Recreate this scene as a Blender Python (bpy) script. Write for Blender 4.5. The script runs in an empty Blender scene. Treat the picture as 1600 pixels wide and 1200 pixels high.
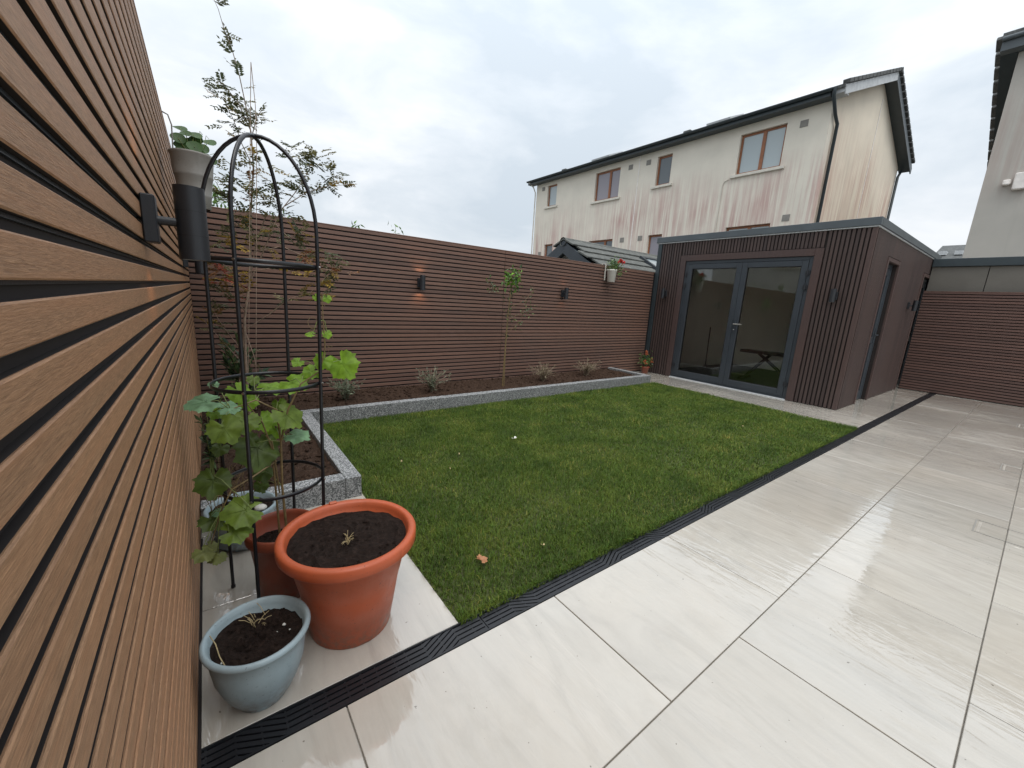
import bpy, math, random
import numpy as np
from mathutils import Vector, Matrix, Euler
random.seed(11); rng = np.random.default_rng(5)
D = bpy.data
scene = bpy.context.scene
col = scene.collection
R = math.radians

# ------------------------------------------------------------------ camera, world, sun, exposure
CAM = Vector((0.116, -4.9953, 1.3039))
CROT = Euler((R(78.1386), R(-3.3583), R(-36.6339)), 'XYZ')
FPX = 626.83
cd = D.cameras.new('camera'); cam = D.objects.new('camera', cd); col.objects.link(cam)
cam.location = CAM; cam.rotation_euler = CROT
cd.sensor_width = 36; cd.lens = 36 * FPX / 1600; cd.clip_start = .02; cd.clip_end = 2000
scene.camera = cam
scene.render.resolution_x = 1024; scene.render.resolution_y = 768
CM = CROT.to_matrix()
def at(px, py, Y=None, X=None, Z=None):
    """a point of the place seen at photo pixel px,py on the plane Y=, X= or Z="""
    d = CM @ Vector((px - 800, 600 - py, -FPX))
    if Y is not None: t = (Y - CAM.y) / d.y
    elif X is not None: t = (X - CAM.x) / d.x
    else: t = (Z - CAM.z) / d.z
    return CAM + d * t

SUN_EL, SUN_AZ = 66, 200      # azimuth clockwise from +y
w = D.worlds.new('World'); scene.world = w; w.use_nodes = True
nt = w.node_tree; N = nt.nodes; L = nt.links
bg = N['Background']; bg.inputs['Strength'].default_value = 0.1
sky = N.new('ShaderNodeTexSky'); sky.sky_type = 'NISHITA'; sky.sun_disc = False
sky.sun_elevation = R(SUN_EL); sky.sun_rotation = R(SUN_AZ)
tc = N.new('ShaderNodeTexCoord')
mp = N.new('ShaderNodeMapping'); mp.inputs['Scale'].default_value = (1, 1, 2.6); L.new(tc.outputs['Generated'], mp.inputs[0])
n1 = N.new('ShaderNodeTexNoise'); n1.inputs['Scale'].default_value = 2.3; n1.inputs['Detail'].default_value = 6; n1.inputs['Roughness'].default_value = .55; n1.inputs['Distortion'].default_value = .35
L.new(mp.outputs[0], n1.inputs['Vector'])
cr = N.new('ShaderNodeValToRGB'); L.new(n1.outputs[0], cr.inputs[0])
e = cr.color_ramp.elements
e[0].position = .36; e[0].color = (5.9, 6.6, 7.3, 1)
e[1].position = .64; e[1].color = (8.8, 9.05, 9.35, 1)
m = e.new(.5); m.color = (7.1, 7.65, 8.2, 1)
sx = N.new('ShaderNodeSeparateXYZ'); L.new(tc.outputs['Generated'], sx.inputs[0])
mr = N.new('ShaderNodeMapRange'); L.new(sx.outputs[2], mr.inputs[0]); mr.inputs[1].default_value = 0; mr.inputs[2].default_value = 1; mr.inputs[3].default_value = 0.0; mr.inputs[4].default_value = 1.0
pw = N.new('ShaderNodeMath'); pw.operation = 'POWER'; L.new(mr.outputs[0], pw.inputs[0]); pw.inputs[1].default_value = 1.7
ml = N.new('ShaderNodeMath'); ml.operation = 'MULTIPLY_ADD'; L.new(pw.outputs[0], ml.inputs[0]); ml.inputs[1].default_value = 1.05; ml.inputs[2].default_value = .97
vm = N.new('ShaderNodeVectorMath'); vm.operation = 'SCALE'; L.new(cr.outputs[0], vm.inputs[0]); L.new(ml.outputs[0], vm.inputs['Scale'])
mx = N.new('ShaderNodeMixRGB'); mx.inputs[0].default_value = .95; L.new(sky.outputs[0], mx.inputs[1]); L.new(vm.outputs[0], mx.inputs[2])
L.new(mx.outputs[0], bg.inputs[0])
sd = D.lights.new('sun', 'SUN'); sd.energy = 1.7; sd.angle = R(45); sd.color = (1, .96, .9)
so = D.objects.new('sun', sd); col.objects.link(so)
sdir = Vector((math.sin(R(SUN_AZ)) * math.cos(R(SUN_EL)), math.cos(R(SUN_AZ)) * math.cos(R(SUN_EL)), math.sin(R(SUN_EL))))
so.rotation_euler = sdir.to_track_quat('Z', 'Y').to_euler(); so.location = (0, -3, 30)
vs = scene.view_settings
vs.view_transform = 'Standard'; vs.look = 'None'; vs.gamma = 1; vs.use_curve_mapping = False; vs.exposure = 0.14

# ------------------------------------------------------------------ material helpers
def new_mat(name):
    m = D.materials.new(name); m.use_nodes = True
    nt = m.node_tree; return m, nt, nt.nodes['Principled BSDF'], nt.nodes['Material Output']
def noise(nt, vec, scale, detail=4, rough=.55, dist=0):
    n = nt.nodes.new('ShaderNodeTexNoise'); n.inputs['Scale'].default_value = scale
    n.inputs['Detail'].default_value = detail; n.inputs['Roughness'].default_value = rough; n.inputs['Distortion'].default_value = dist
    if vec is not None: nt.links.new(vec, n.inputs['Vector'])
    return n.outputs[0]
def mapping(nt, vec, scale=(1, 1, 1), rot=(0, 0, 0), loc=(0, 0, 0)):
    n = nt.nodes.new('ShaderNodeMapping'); nt.links.new(vec, n.inputs[0])
    n.inputs['Scale'].default_value = scale; n.inputs['Rotation'].default_value = rot; n.inputs['Location'].default_value = loc
    return n.outputs[0]
def ramp(nt, fac, stops):
    n = nt.nodes.new('ShaderNodeValToRGB'); nt.links.new(fac, n.inputs[0])
    el = n.color_ramp.elements
    while len(el) < len(stops): el.new(.5)
    for q, (p, c) in zip(el, stops):
        q.position = p; q.color = tuple(c) + (1,) if len(c) == 3 else c
    return n.outputs[0]
def g(v): return (v, v, v)
def mix(nt, fac, a, b, mode='MIX'):
    n = nt.nodes.new('ShaderNodeMixRGB'); n.blend_type = mode
    for i, x in enumerate((fac, a, b)):
        if hasattr(x, 'links'): nt.links.new(x, n.inputs[i])
        elif isinstance(x, (int, float)): n.inputs[i].default_value = x if i == 0 else (x, x, x, 1)
        else: n.inputs[i].default_value = tuple(x) + (1,)
    return n.outputs[0]
def math_(nt, op, a, b=0.):
    n = nt.nodes.new('ShaderNodeMath'); n.operation = op
    for i, x in enumerate((a, b)):
        if hasattr(x, 'links'): nt.links.new(x, n.inputs[i])
        else: n.inputs[i].default_value = x
    return n.outputs[0]
def bump(nt, h, strength, dist=.01, normal=None):
    n = nt.nodes.new('ShaderNodeBump'); n.inputs['Strength'].default_value = strength; n.inputs['Distance'].default_value = dist
    nt.links.new(h, n.inputs['Height'])
    if normal is not None: nt.links.new(normal, n.inputs['Normal'])
    return n.outputs[0]
def geo_pos(nt): return nt.nodes.new('ShaderNodeNewGeometry').outputs['Position']
def obj_rand(nt): return nt.nodes.new('ShaderNodeObjectInfo').outputs['Random']
def setp(p, **k):
    for a, b in k.items():
        a = {'spec': 'Specular IOR Level', 'rough': 'Roughness', 'metal': 'Metallic', 'base': 'Base Color', 'coat': 'Coat Weight', 'ior': 'IOR'}.get(a, a)
        p.inputs[a].default_value = b

def simple(name, c, rough=.5, var=.12, scale=8, bmp=.0, bscale=60, spec=.5, metal=0, stretch=(1, 1, 1)):
    m, nt, p, o = new_mat(name)
    v = mapping(nt, geo_pos(nt), stretch)
    n = noise(nt, v, scale, 5)
    lo = tuple(x * (1 - var) for x in c); hi = tuple(min(1, x * (1 + var)) for x in c)
    nt.links.new(ramp(nt, n, [(.3, lo), (.7, hi)]), p.inputs['Base Color'])
    setp(p, rough=rough, spec=spec, metal=metal)
    if bmp: nt.links.new(bump(nt, noise(nt, v, bscale, 4), bmp, .004), p.inputs['Normal'])
    return m

def composite(name, c, axis, warm=.12, grain=1.0, rough=.55, near=False):
    """wood-plastic board: fine short grain running along the board"""
    m, nt, p, o = new_mat(name)
    pos = geo_pos(nt)
    s = {'x': (9, 260, 260), 'y': (260, 9, 260), 'z': (260, 260, 9)}[axis]
    if near: s = (520, 34, 520)
    s2 = {'x': (2, 60, 60), 'y': (60, 2, 60), 'z': (60, 60, 2)}[axis]
    fine = noise(nt, mapping(nt, pos, s), 1, 5, .7, .6)
    mid = noise(nt, mapping(nt, pos, s2), 1, 3, .6, .3)
    big = noise(nt, pos, .9, 3)
    a = mix(nt, ramp(nt, fine, [(.32, g(0)), (.68, g(1))]), tuple(x * (.50 if near else .62) for x in c), tuple(x * 1.34 for x in c))
    a = mix(nt, ramp(nt, mid, [(.3, g(0)), (.7, g(.45))]), a, tuple(c[i] * (1.35, 1.12, 1.0)[i] for i in range(3)))
    tone = ramp(nt, obj_rand(nt), [(0, (.80, .80, .82)), (.5, (1, .99, .98)), (1, (1.17, 1.12, 1.1))])
    if near: tone = ramp(nt, obj_rand(nt), [(0, (.93, .93, .94)), (1, (1.07, 1.06, 1.05))])
    a = mix(nt, 1, a, tone, 'MULTIPLY')
    a = mix(nt, ramp(nt, big, [(.35, g(0)), (.7, g(.22))]), a, tuple(c[i] * (1.5, 1.05, .8)[i] for i in range(3)))
    nt.links.new(a, p.inputs['Base Color'])
    setp(p, rough=rough, spec=.35)
    nt.links.new(bump(nt, fine, .7 * grain, .0016), p.inputs['Normal'])
    return m

M = {}
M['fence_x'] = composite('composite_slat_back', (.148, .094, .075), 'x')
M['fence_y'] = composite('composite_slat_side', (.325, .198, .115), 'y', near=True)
M['clad_z'] = composite('chestnut_cladding', (.058, .044, .042), 'z', rough=.5)
M['trim_z'] = composite('chestnut_trim', (.074, .053, .050), 'z', rough=.5)
M['groove'] = simple('board_groove', (.016, .011, .010), .8)
M['anthracite'] = simple('anthracite_metal', (.035, .043, .052), .38, .1, 4, .15, 300)
M['grate'] = simple('black_grate', (.013, .014, .017), .36, .2, 12, .2, 200)
M['fascia'] = simple('grey_fascia', (.075, .090, .100), .45, .12, 3)
M['lampblack'] = simple('lamp_black', (.018, .020, .024), .42, .1, 10, .1, 400)
M['rubber'] = simple('black_rubber', (.012, .012, .013), .6)
M['tube'] = simple('black_tube_steel', (.010, .011, .014), .33, .3, 30, .12, 120)
M['steel'] = simple('bright_steel', (.45, .45, .44), .3, .1, 20, metal=1)

# granite
m, nt, p, o = new_mat('granite'); pos = geo_pos(nt)
vo = nt.nodes.new('ShaderNodeTexVoronoi'); vo.inputs['Scale'].default_value = 150; nt.links.new(pos, vo.inputs['Vector'])
sp = ramp(nt, vo.outputs['Color'], [(.15, (.03, .032, .035)), (.42, (.15, .155, .16)), (.75, (.50, .51, .51))])
a = mix(nt, ramp(nt, noise(nt, pos, 5, 4), [(.3, g(0)), (.7, g(.35))]), sp, (.16, .17, .17))
nt.links.new(a, p.inputs['Base Color']); setp(p, rough=.55)
nt.links.new(bump(nt, noise(nt, pos, 170, 3), .5, .003), p.inputs['Normal'])
M['granite'] = m
m2 = m.copy(); m2.name = 'shaded_granite'; M['granite_shaded'] = m2  # darker granite copy, kerb side shade painted into its colours
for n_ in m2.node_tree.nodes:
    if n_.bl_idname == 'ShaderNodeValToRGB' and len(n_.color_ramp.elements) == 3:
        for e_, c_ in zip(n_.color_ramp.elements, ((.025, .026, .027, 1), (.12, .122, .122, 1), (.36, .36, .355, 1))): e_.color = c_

# porcelain paving, wet
def paving_mat(name, base):
    m, nt, p, o = new_mat(name); pos = geo_pos(nt)
    rnd = obj_rand(nt)
    off = nt.nodes.new('ShaderNodeVectorMath'); off.operation = 'ADD'; nt.links.new(pos, off.inputs[0])
    cmb = nt.nodes.new('ShaderNodeCombineXYZ'); nt.links.new(math_(nt, 'MULTIPLY', rnd, 37.), cmb.inputs[0]); nt.links.new(math_(nt, 'MULTIPLY', rnd, 91.), cmb.inputs[1])
    nt.links.new(cmb.outputs[0], off.inputs[1]); v = off.outputs[0]
    vein = noise(nt, mapping(nt, v, (5, 1.1, 1), (0, 0, R(-20))), 1, 6, .62, 2.2)
    fine = noise(nt, mapping(nt, v, (70, 9, 1), (0, 0, R(-24))), 1, 4, .6, .4)
    cloud = noise(nt, v, 1.4, 3)
    c = ramp(nt, vein, [(.28, tuple(x * .86 for x in base)), (.46, base), (.60, tuple(min(.9, x * 1.06) for x in base)), (.75, tuple(x * .96 for x in base))])
    c = mix(nt, ramp(nt, fine, [(.4, g(0)), (.75, g(.06))]), c, tuple(x * .78 for x in base))
    c = mix(nt, ramp(nt, cloud, [(.35, g(0)), (.7, g(.30))]), c, (base[0] * 1.04, base[1] * .96, base[2] * .86))
    c = mix(nt, 1, c, ramp(nt, rnd, [(0, g(.93)), (1, g(1.05))]), 'MULTIPLY')
    # dirt specks
    sp = noise(nt, pos, 46, 2, .5)
    c = mix(nt, ramp(nt, sp, [(.735, g(0)), (.76, g(.75))]), c, (.12, .10, .08))
    grime = noise(nt, pos, 3.1, 6, .7)
    c = mix(nt, ramp(nt, grime, [(.52, g(0)), (.8, g(.28))]), c, (.30, .27, .22))
    nt.links.new(c, p.inputs['Base Color'])
    # standing film of rain: flat and mirror-like where deep, broken by the riven relief at its edge
    film = noise(nt, mapping(nt, pos, (1.0, .75, 1)), .9, 3, .5)
    rip = noise(nt, mapping(nt, pos, (26, 5.5, 1), (0, 0, R(-30))), 1, 4, .6, 1.0)
    # rain film over nearly everything; it thins out over the riven high spots
    wet = math_(nt, 'ADD', math_(nt, 'MULTIPLY', film, .6), math_(nt, 'MULTIPLY', rip, .4))
    ro = ramp(nt, wet, [(.38, g(.20)), (.45, g(.07)), (.50, g(.018))])
    nt.links.new(ro, p.inputs['Roughness'])
    setp(p, spec=.5); p.inputs['Coat IOR'].default_value = 1.8
    nt.links.new(ramp(nt, wet, [(.38, g(.45)), (.54, g(1))]), p.inputs['Coat Weight'])
    nt.links.new(ro, p.inputs['Coat Roughness'])
    b0 = bump(nt, noise(nt, mapping(nt, pos, (13, 3.2, 1), (0, 0, R(-34))), 1, 3, .55, 1.2), .20, .010)
    b1 = bump(nt, rip, .07, .003, b0)
    b2 = bump(nt, fine, .08, .002, b1)
    nt.links.new(b2, p.inputs['Normal']); nt.links.new(b1, p.inputs['Coat Normal'])
    return m
M['paving'] = paving_mat('porcelain_paving', (.47, .440, .390))
M['grout'] = simple('dark_grout', (.33, .30, .26), .6, .2, 20)
M['earth'] = simple('far_ground', (.12, .115, .10), .9, .2, .3)

# soil
def soil_mat(name, c):
    m, nt, p, o = new_mat(name); pos = geo_pos(nt)
    n = noise(nt, pos, 55, 6, .7); 
    a = ramp(nt, n, [(.3, tuple(x * .45 for x in c)), (.55, c), (.72, tuple(x * 1.9 for x in c))])
    nt.links.new(a, p.inputs['Base Color']); setp(p, rough=.9, spec=.15)
    nt.links.new(bump(nt, noise(nt, pos, 120, 5, .7), .9, .008), p.inputs['Normal'])
    return m
M['soil'] = soil_mat('bed_soil', (.052, .031, .021))
M['compost'] = soil_mat('dark_compost', (.022, .014, .011))

def plastic(name, c, rough=.42, dirt=(.1, .08, .06), dirtamt=.35):
    m, nt, p, o = new_mat(name); pos = geo_pos(nt)
    a = mix(nt, ramp(nt, noise(nt, pos, 9, 6, .65), [(.4, g(0)), (.8, g(dirtamt))]), c, dirt)
    a = mix(nt, ramp(nt, noise(nt, mapping(nt, pos, (60, 60, 6)), 1, 4), [(.55, g(0)), (.85, g(.3))]), a, tuple(min(1, x * 1.3) for x in c))
    a = mix(nt, ramp(nt, noise(nt, pos, 130, 2, .5), [(.68, g(0)), (.74, g(.55))]), a, (.05, .035, .025))
    sz = nt.nodes.new('ShaderNodeSeparateXYZ'); nt.links.new(pos, sz.inputs[0])
    splash = nt.nodes.new('ShaderNodeMapRange'); nt.links.new(sz.outputs[2], splash.inputs[0]); splash.inputs[1].default_value = .13; splash.inputs[2].default_value = .0; splash.inputs[4].default_value = .75
    a = mix(nt, math_(nt, 'MULTIPLY', splash.outputs[0], ramp(nt, noise(nt, pos, 38, 5, .7), [(.42, g(0)), (.6, g(1))])), a, (.16, .12, .09))
    a = mix(nt, ramp(nt, noise(nt, mapping(nt, pos, (26, 26, 2.2)), 1, 4, .6), [(.58, g(0)), (.72, g(.28))]), a, tuple(x * .55 for x in c))
    nt.links.new(a, p.inputs['Base Color']); setp(p, spec=.45)
    nt.links.new(ramp(nt, noise(nt, pos, 14, 4), [(.3, g(rough - .08)), (.7, g(rough + .15))]), p.inputs['Roughness'])
    nt.links.new(bump(nt, noise(nt, pos, 60, 3), .12, .002), p.inputs['Normal'])
    return m
M['terracotta'] = plastic('terracotta_plastic', (.47, .10, .038), dirt=(.30, .10, .05), dirtamt=.25)
M['terracotta_dark'] = plastic('dark_terracotta_plastic', (.26, .060, .030), dirtamt=.4)
M['bluegrey'] = plastic('blue_grey_plastic', (.30, .38, .41), dirt=(.18, .20, .20), dirtamt=.5)
M['greypot'] = plastic('grey_zinc', (.27, .26, .24), .5, (.16, .14, .12), .6)
M['whitepot'] = plastic('white_plastic', (.66, .64, .58), .45, (.4, .36, .3), .3)

def leafmat(name, c, var=.3, trans=.35, rough=.45, attr=False):
    m, nt, p, o = new_mat(name); pos = geo_pos(nt)
    n = noise(nt, pos, 35, 3)
    a = ramp(nt, n, [(.3, tuple(x * (1 - var) for x in c)), (.7, tuple(x * (1 + var) for x in c))])
    if attr:
        at_ = nt.nodes.new('ShaderNodeAttribute'); at_.attribute_name = 'tint'
        a = mix(nt, 1, a, at_.outputs['Color'], 'MULTIPLY')
    nt.links.new(a, p.inputs['Base Color']); setp(p, rough=rough, spec=.35)
    tr = nt.nodes.new('ShaderNodeBsdfTranslucent'); nt.links.new(a, tr.inputs[0])
    ms = nt.nodes.new('ShaderNodeMixShader'); ms.inputs[0].default_value = trans
    nt.links.new(p.outputs[0], ms.inputs[1]); nt.links.new(tr.outputs[0], ms.inputs[2]); nt.links.new(ms.outputs[0], o.inputs[0])
    return m
M['vine_bright'] = leafmat('young_vine_leaf', (.22, .38, .035), trans=.5)
M['vine_mid'] = leafmat('vine_leaf', (.145, .215, .030), trans=.4)
M['vine_dark'] = leafmat('old_vine_leaf', (.072, .110, .018), trans=.35)
M['vine_pale'] = leafmat('pale_vine_leaf_face', (.17, .30, .16), trans=.25, rough=.55)
M['vine_wilt'] = leafmat('wilting_vine_leaf', (.20, .22, .07), trans=.4)
M['pinnate'] = leafmat('pinnate_foliage', (.135, .135, .065), var=.4, attr=True)
M['shrub'] = leafmat('shrub_leaf', (.055, .085, .04), var=.4, trans=.2, rough=.3, attr=True)
M['lavender'] = leafmat('lavender_leaf', (.22, .25, .18), var=.3, attr=True)
M['round_leaf'] = leafmat('round_leaf', (.06, .12, .035), var=.25, trans=.3)
M['red'] = leafmat('red_petals', (.55, .03, .025), trans=.3)
M['orange'] = leafmat('orange_petals', (.50, .16, .07), trans=.3)
M['dryleaf'] = leafmat('dry_leaf', (.42, .20, .10), trans=.2)
M['white'] = simple('white_chip', (.6, .6, .55), .5)
M['bark'] = simple('thin_bark', (.26, .19, .14), .8, .35, 40, .5, 90)
M['cane'] = simple('green_brown_cane', (.17, .12, .05), .6, .3, 40)
M['stem'] = simple('green_stem', (.17, .21, .06), .6, .3, 40)
M['straw'] = simple('dry_straw', (.38, .30, .16), .8, .3, 60)

# grass
m, nt, p, o = new_mat('grass_blades'); pos = geo_pos(nt)
a = ramp(nt, noise(nt, pos, 2.6, 7, .68), [(.36, (.058, .106, .016)), (.5, (.090, .150, .022)), (.66, (.140, .192, .034))])
at_ = nt.nodes.new('ShaderNodeAttribute'); at_.attribute_name = 'tint'
a = mix(nt, 1, a, at_.outputs['Color'], 'MULTIPLY')
nt.links.new(a, p.inputs['Base Color']); setp(p, rough=.55, spec=.22)
tr = nt.nodes.new('ShaderNodeBsdfTranslucent'); nt.links.new(a, tr.inputs[0])
ms = nt.nodes.new('ShaderNodeMixShader'); ms.inputs[0].default_value = .25
nt.links.new(p.outputs[0], ms.inputs[1]); nt.links.new(tr.outputs[0], ms.inputs[2]); nt.links.new(ms.outputs[0], o.inputs[0])
M['grass'] = m
M['turf'] = simple('turf_base', (.06, .068, .022), .9, .4, 60)

# render walls with algae streaks
def render_mat(name, c, zlo, zhi, amt, stain=(.33, .20, .18), axis='y'):
    m, nt, p, o = new_mat(name); pos = geo_pos(nt)
    s = (1, 4.5, .16) if axis == 'y' else (4.5, 1, .16)
    st = noise(nt, mapping(nt, pos, s), 1, 7, .72, .5)
    s3 = (1, 14, .5) if axis == 'y' else (14, 1, .5)
    st2 = noise(nt, mapping(nt, pos, s3), 1, 4, .6, .2)
    patch = noise(nt, mapping(nt, pos, (.4, .4, .35)), 1, 3)
    sz = nt.nodes.new('ShaderNodeSeparateXYZ'); nt.links.new(pos, sz.inputs[0])
    def mrng(a, b):
        q = nt.nodes.new('ShaderNodeMapRange'); nt.links.new(sz.outputs[2], q.inputs[0]); q.inputs[1].default_value = a; q.inputs[2].default_value = b
        return q.outputs[0]
    up = mrng(zhi + .9, zhi - .5); dn = mrng(zlo - .6, zlo + .4)
    k = math_(nt, 'MULTIPLY', ramp(nt, math_(nt, 'ADD', math_(nt, 'MULTIPLY', st, .6), math_(nt, 'MULTIPLY', st2, .4)), [(.44, g(0)), (.56, g(1))]), math_(nt, 'MULTIPLY', up, dn))
    k = math_(nt, 'MULTIPLY', k, ramp(nt, patch, [(.35, g(.25)), (.6, g(1))]))
    k = math_(nt, 'MULTIPLY', k, amt)
    a = mix(nt, ramp(nt, noise(nt, pos, 1.3, 5), [(.3, g(0)), (.7, g(1))]), tuple(x * .93 for x in c), tuple(x * 1.05 for x in c))
    a = mix(nt, k, a, stain)
    a = mix(nt, math_(nt, 'MULTIPLY', ramp(nt, st, [(.55, g(0)), (.8, g(.35))]), mrng(zhi + 2, zhi - 1)), a, (.30, .29, .26))
    nt.links.new(a, p.inputs['Base Color']); setp(p, rough=.9, spec=.2)
    nt.links.new(bump(nt, noise(nt, pos, 90, 3), .3, .004), p.inputs['Normal'])
    return m
M['render'] = render_mat('cream_render', (.72, .675, .585), 3.2, 5.2, 1.0, (.47, .28, .26))
M['render_gable'] = render_mat('cream_render_gable', (.76, .68, .56), 3.2, 6.3, .70, (.50, .30, .24), 'x')
M['render2'] = render_mat('grey_cream_render', (.47, .45, .41), 4.8, 6.8, .45, (.40, .30, .27))
M['render3'] = simple('pale_render', (.62, .61, .58), .9, .08, 2)
M['sill'] = simple('painted_sill', (.62, .59, .52), .7, .1, 5)
M['bead'] = simple('white_bead', (.78, .74, .70), .6)
M['brownframe'] = simple('brown_window_frame', (.27, .105, .045), .5, .15, 12)
M['gutter'] = simple('dark_gutter', (.030, .042, .048), .4, .1, 6)
M['ventgrey'] = simple('grey_vent', (.22, .21, .19), .7)
M['lead'] = simple('lead_flashing', (.50, .52, .53), .6)
def tile_mat(name, c):
    m, nt, p, o = new_mat(name); pos = geo_pos(nt)
    a = ramp(nt, noise(nt, pos, 9, 6, .7), [(.35, tuple(x * .6 for x in c)), (.6, c), (.78, (c[0] * 2.2, c[1] * 2.2, c[2] * 2))])
    nt.links.new(a, p.inputs['Base Color']); setp(p, rough=.85)
    nt.links.new(bump(nt, noise(nt, pos, 40, 4), .5, .01), p.inputs['Normal'])
    return m
M['rooftile'] = tile_mat('grey_roof_tile', (.11, .115, .115))
M['lichentile'] = tile_mat('lichen_roof_tile', (.13, .135, .125))
M['panel'] = simple('cement_panel', (.135, .125, .108), .8, .08, 3)
M['interior'] = simple('interior_wall', (.93, .91, .82), .9, .05, 2)
M['carpet'] = simple('dark_carpet', (.10, .108, .112), .95, .2, 40)
M['vinyl'] = simple('black_vinyl', (.012, .012, .013), .4)

def glass_mat(name, tint=(.8, .82, .82), ior=1.7, rough=0.0):
    m, nt, p, o = new_mat(name); nt.nodes.remove(p)
    gl = nt.nodes.new('ShaderNodeBsdfGlossy'); gl.inputs['Roughness'].default_value = rough
    trn = nt.nodes.new('ShaderNodeBsdfTransparent'); trn.inputs[0].default_value = tint + (1,)
    fr = nt.nodes.new('ShaderNodeFresnel'); fr.inputs[0].default_value = ior
    ms = nt.nodes.new('ShaderNodeMixShader'); nt.links.new(fr.outputs[0], ms.inputs[0])
    nt.links.new(trn.outputs[0], ms.inputs[1]); nt.links.new(gl.outputs[0], ms.inputs[2]); nt.links.new(ms.outputs[0], o.inputs[0])
    return m
M['doorglass'] = glass_mat('door_glass', (.96, .97, .95), 1.72)
def pane_mat(name, c, k=.35):
    m, nt, p, o = new_mat(name)
    setp(p, base=c + (1,), rough=.06, spec=.9); return m
M['pane_blind'] = pane_mat('pane_with_white_blind', (.36, .42, .44))
M['pane_dark'] = pane_mat('pane_dark_room', (.10, .115, .125))
M['pane_mauve'] = pane_mat('pane_with_mauve_curtain', (.24, .22, .25))
def emit(name, c, s):
    m, nt, p, o = new_mat(name); p.inputs['Emission Color'].default_value = c + (1,); p.inputs['Emission Strength'].default_value = s
    return m
M['glow'] = emit('lit_lens', (1, .62, .3), 6)

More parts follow.
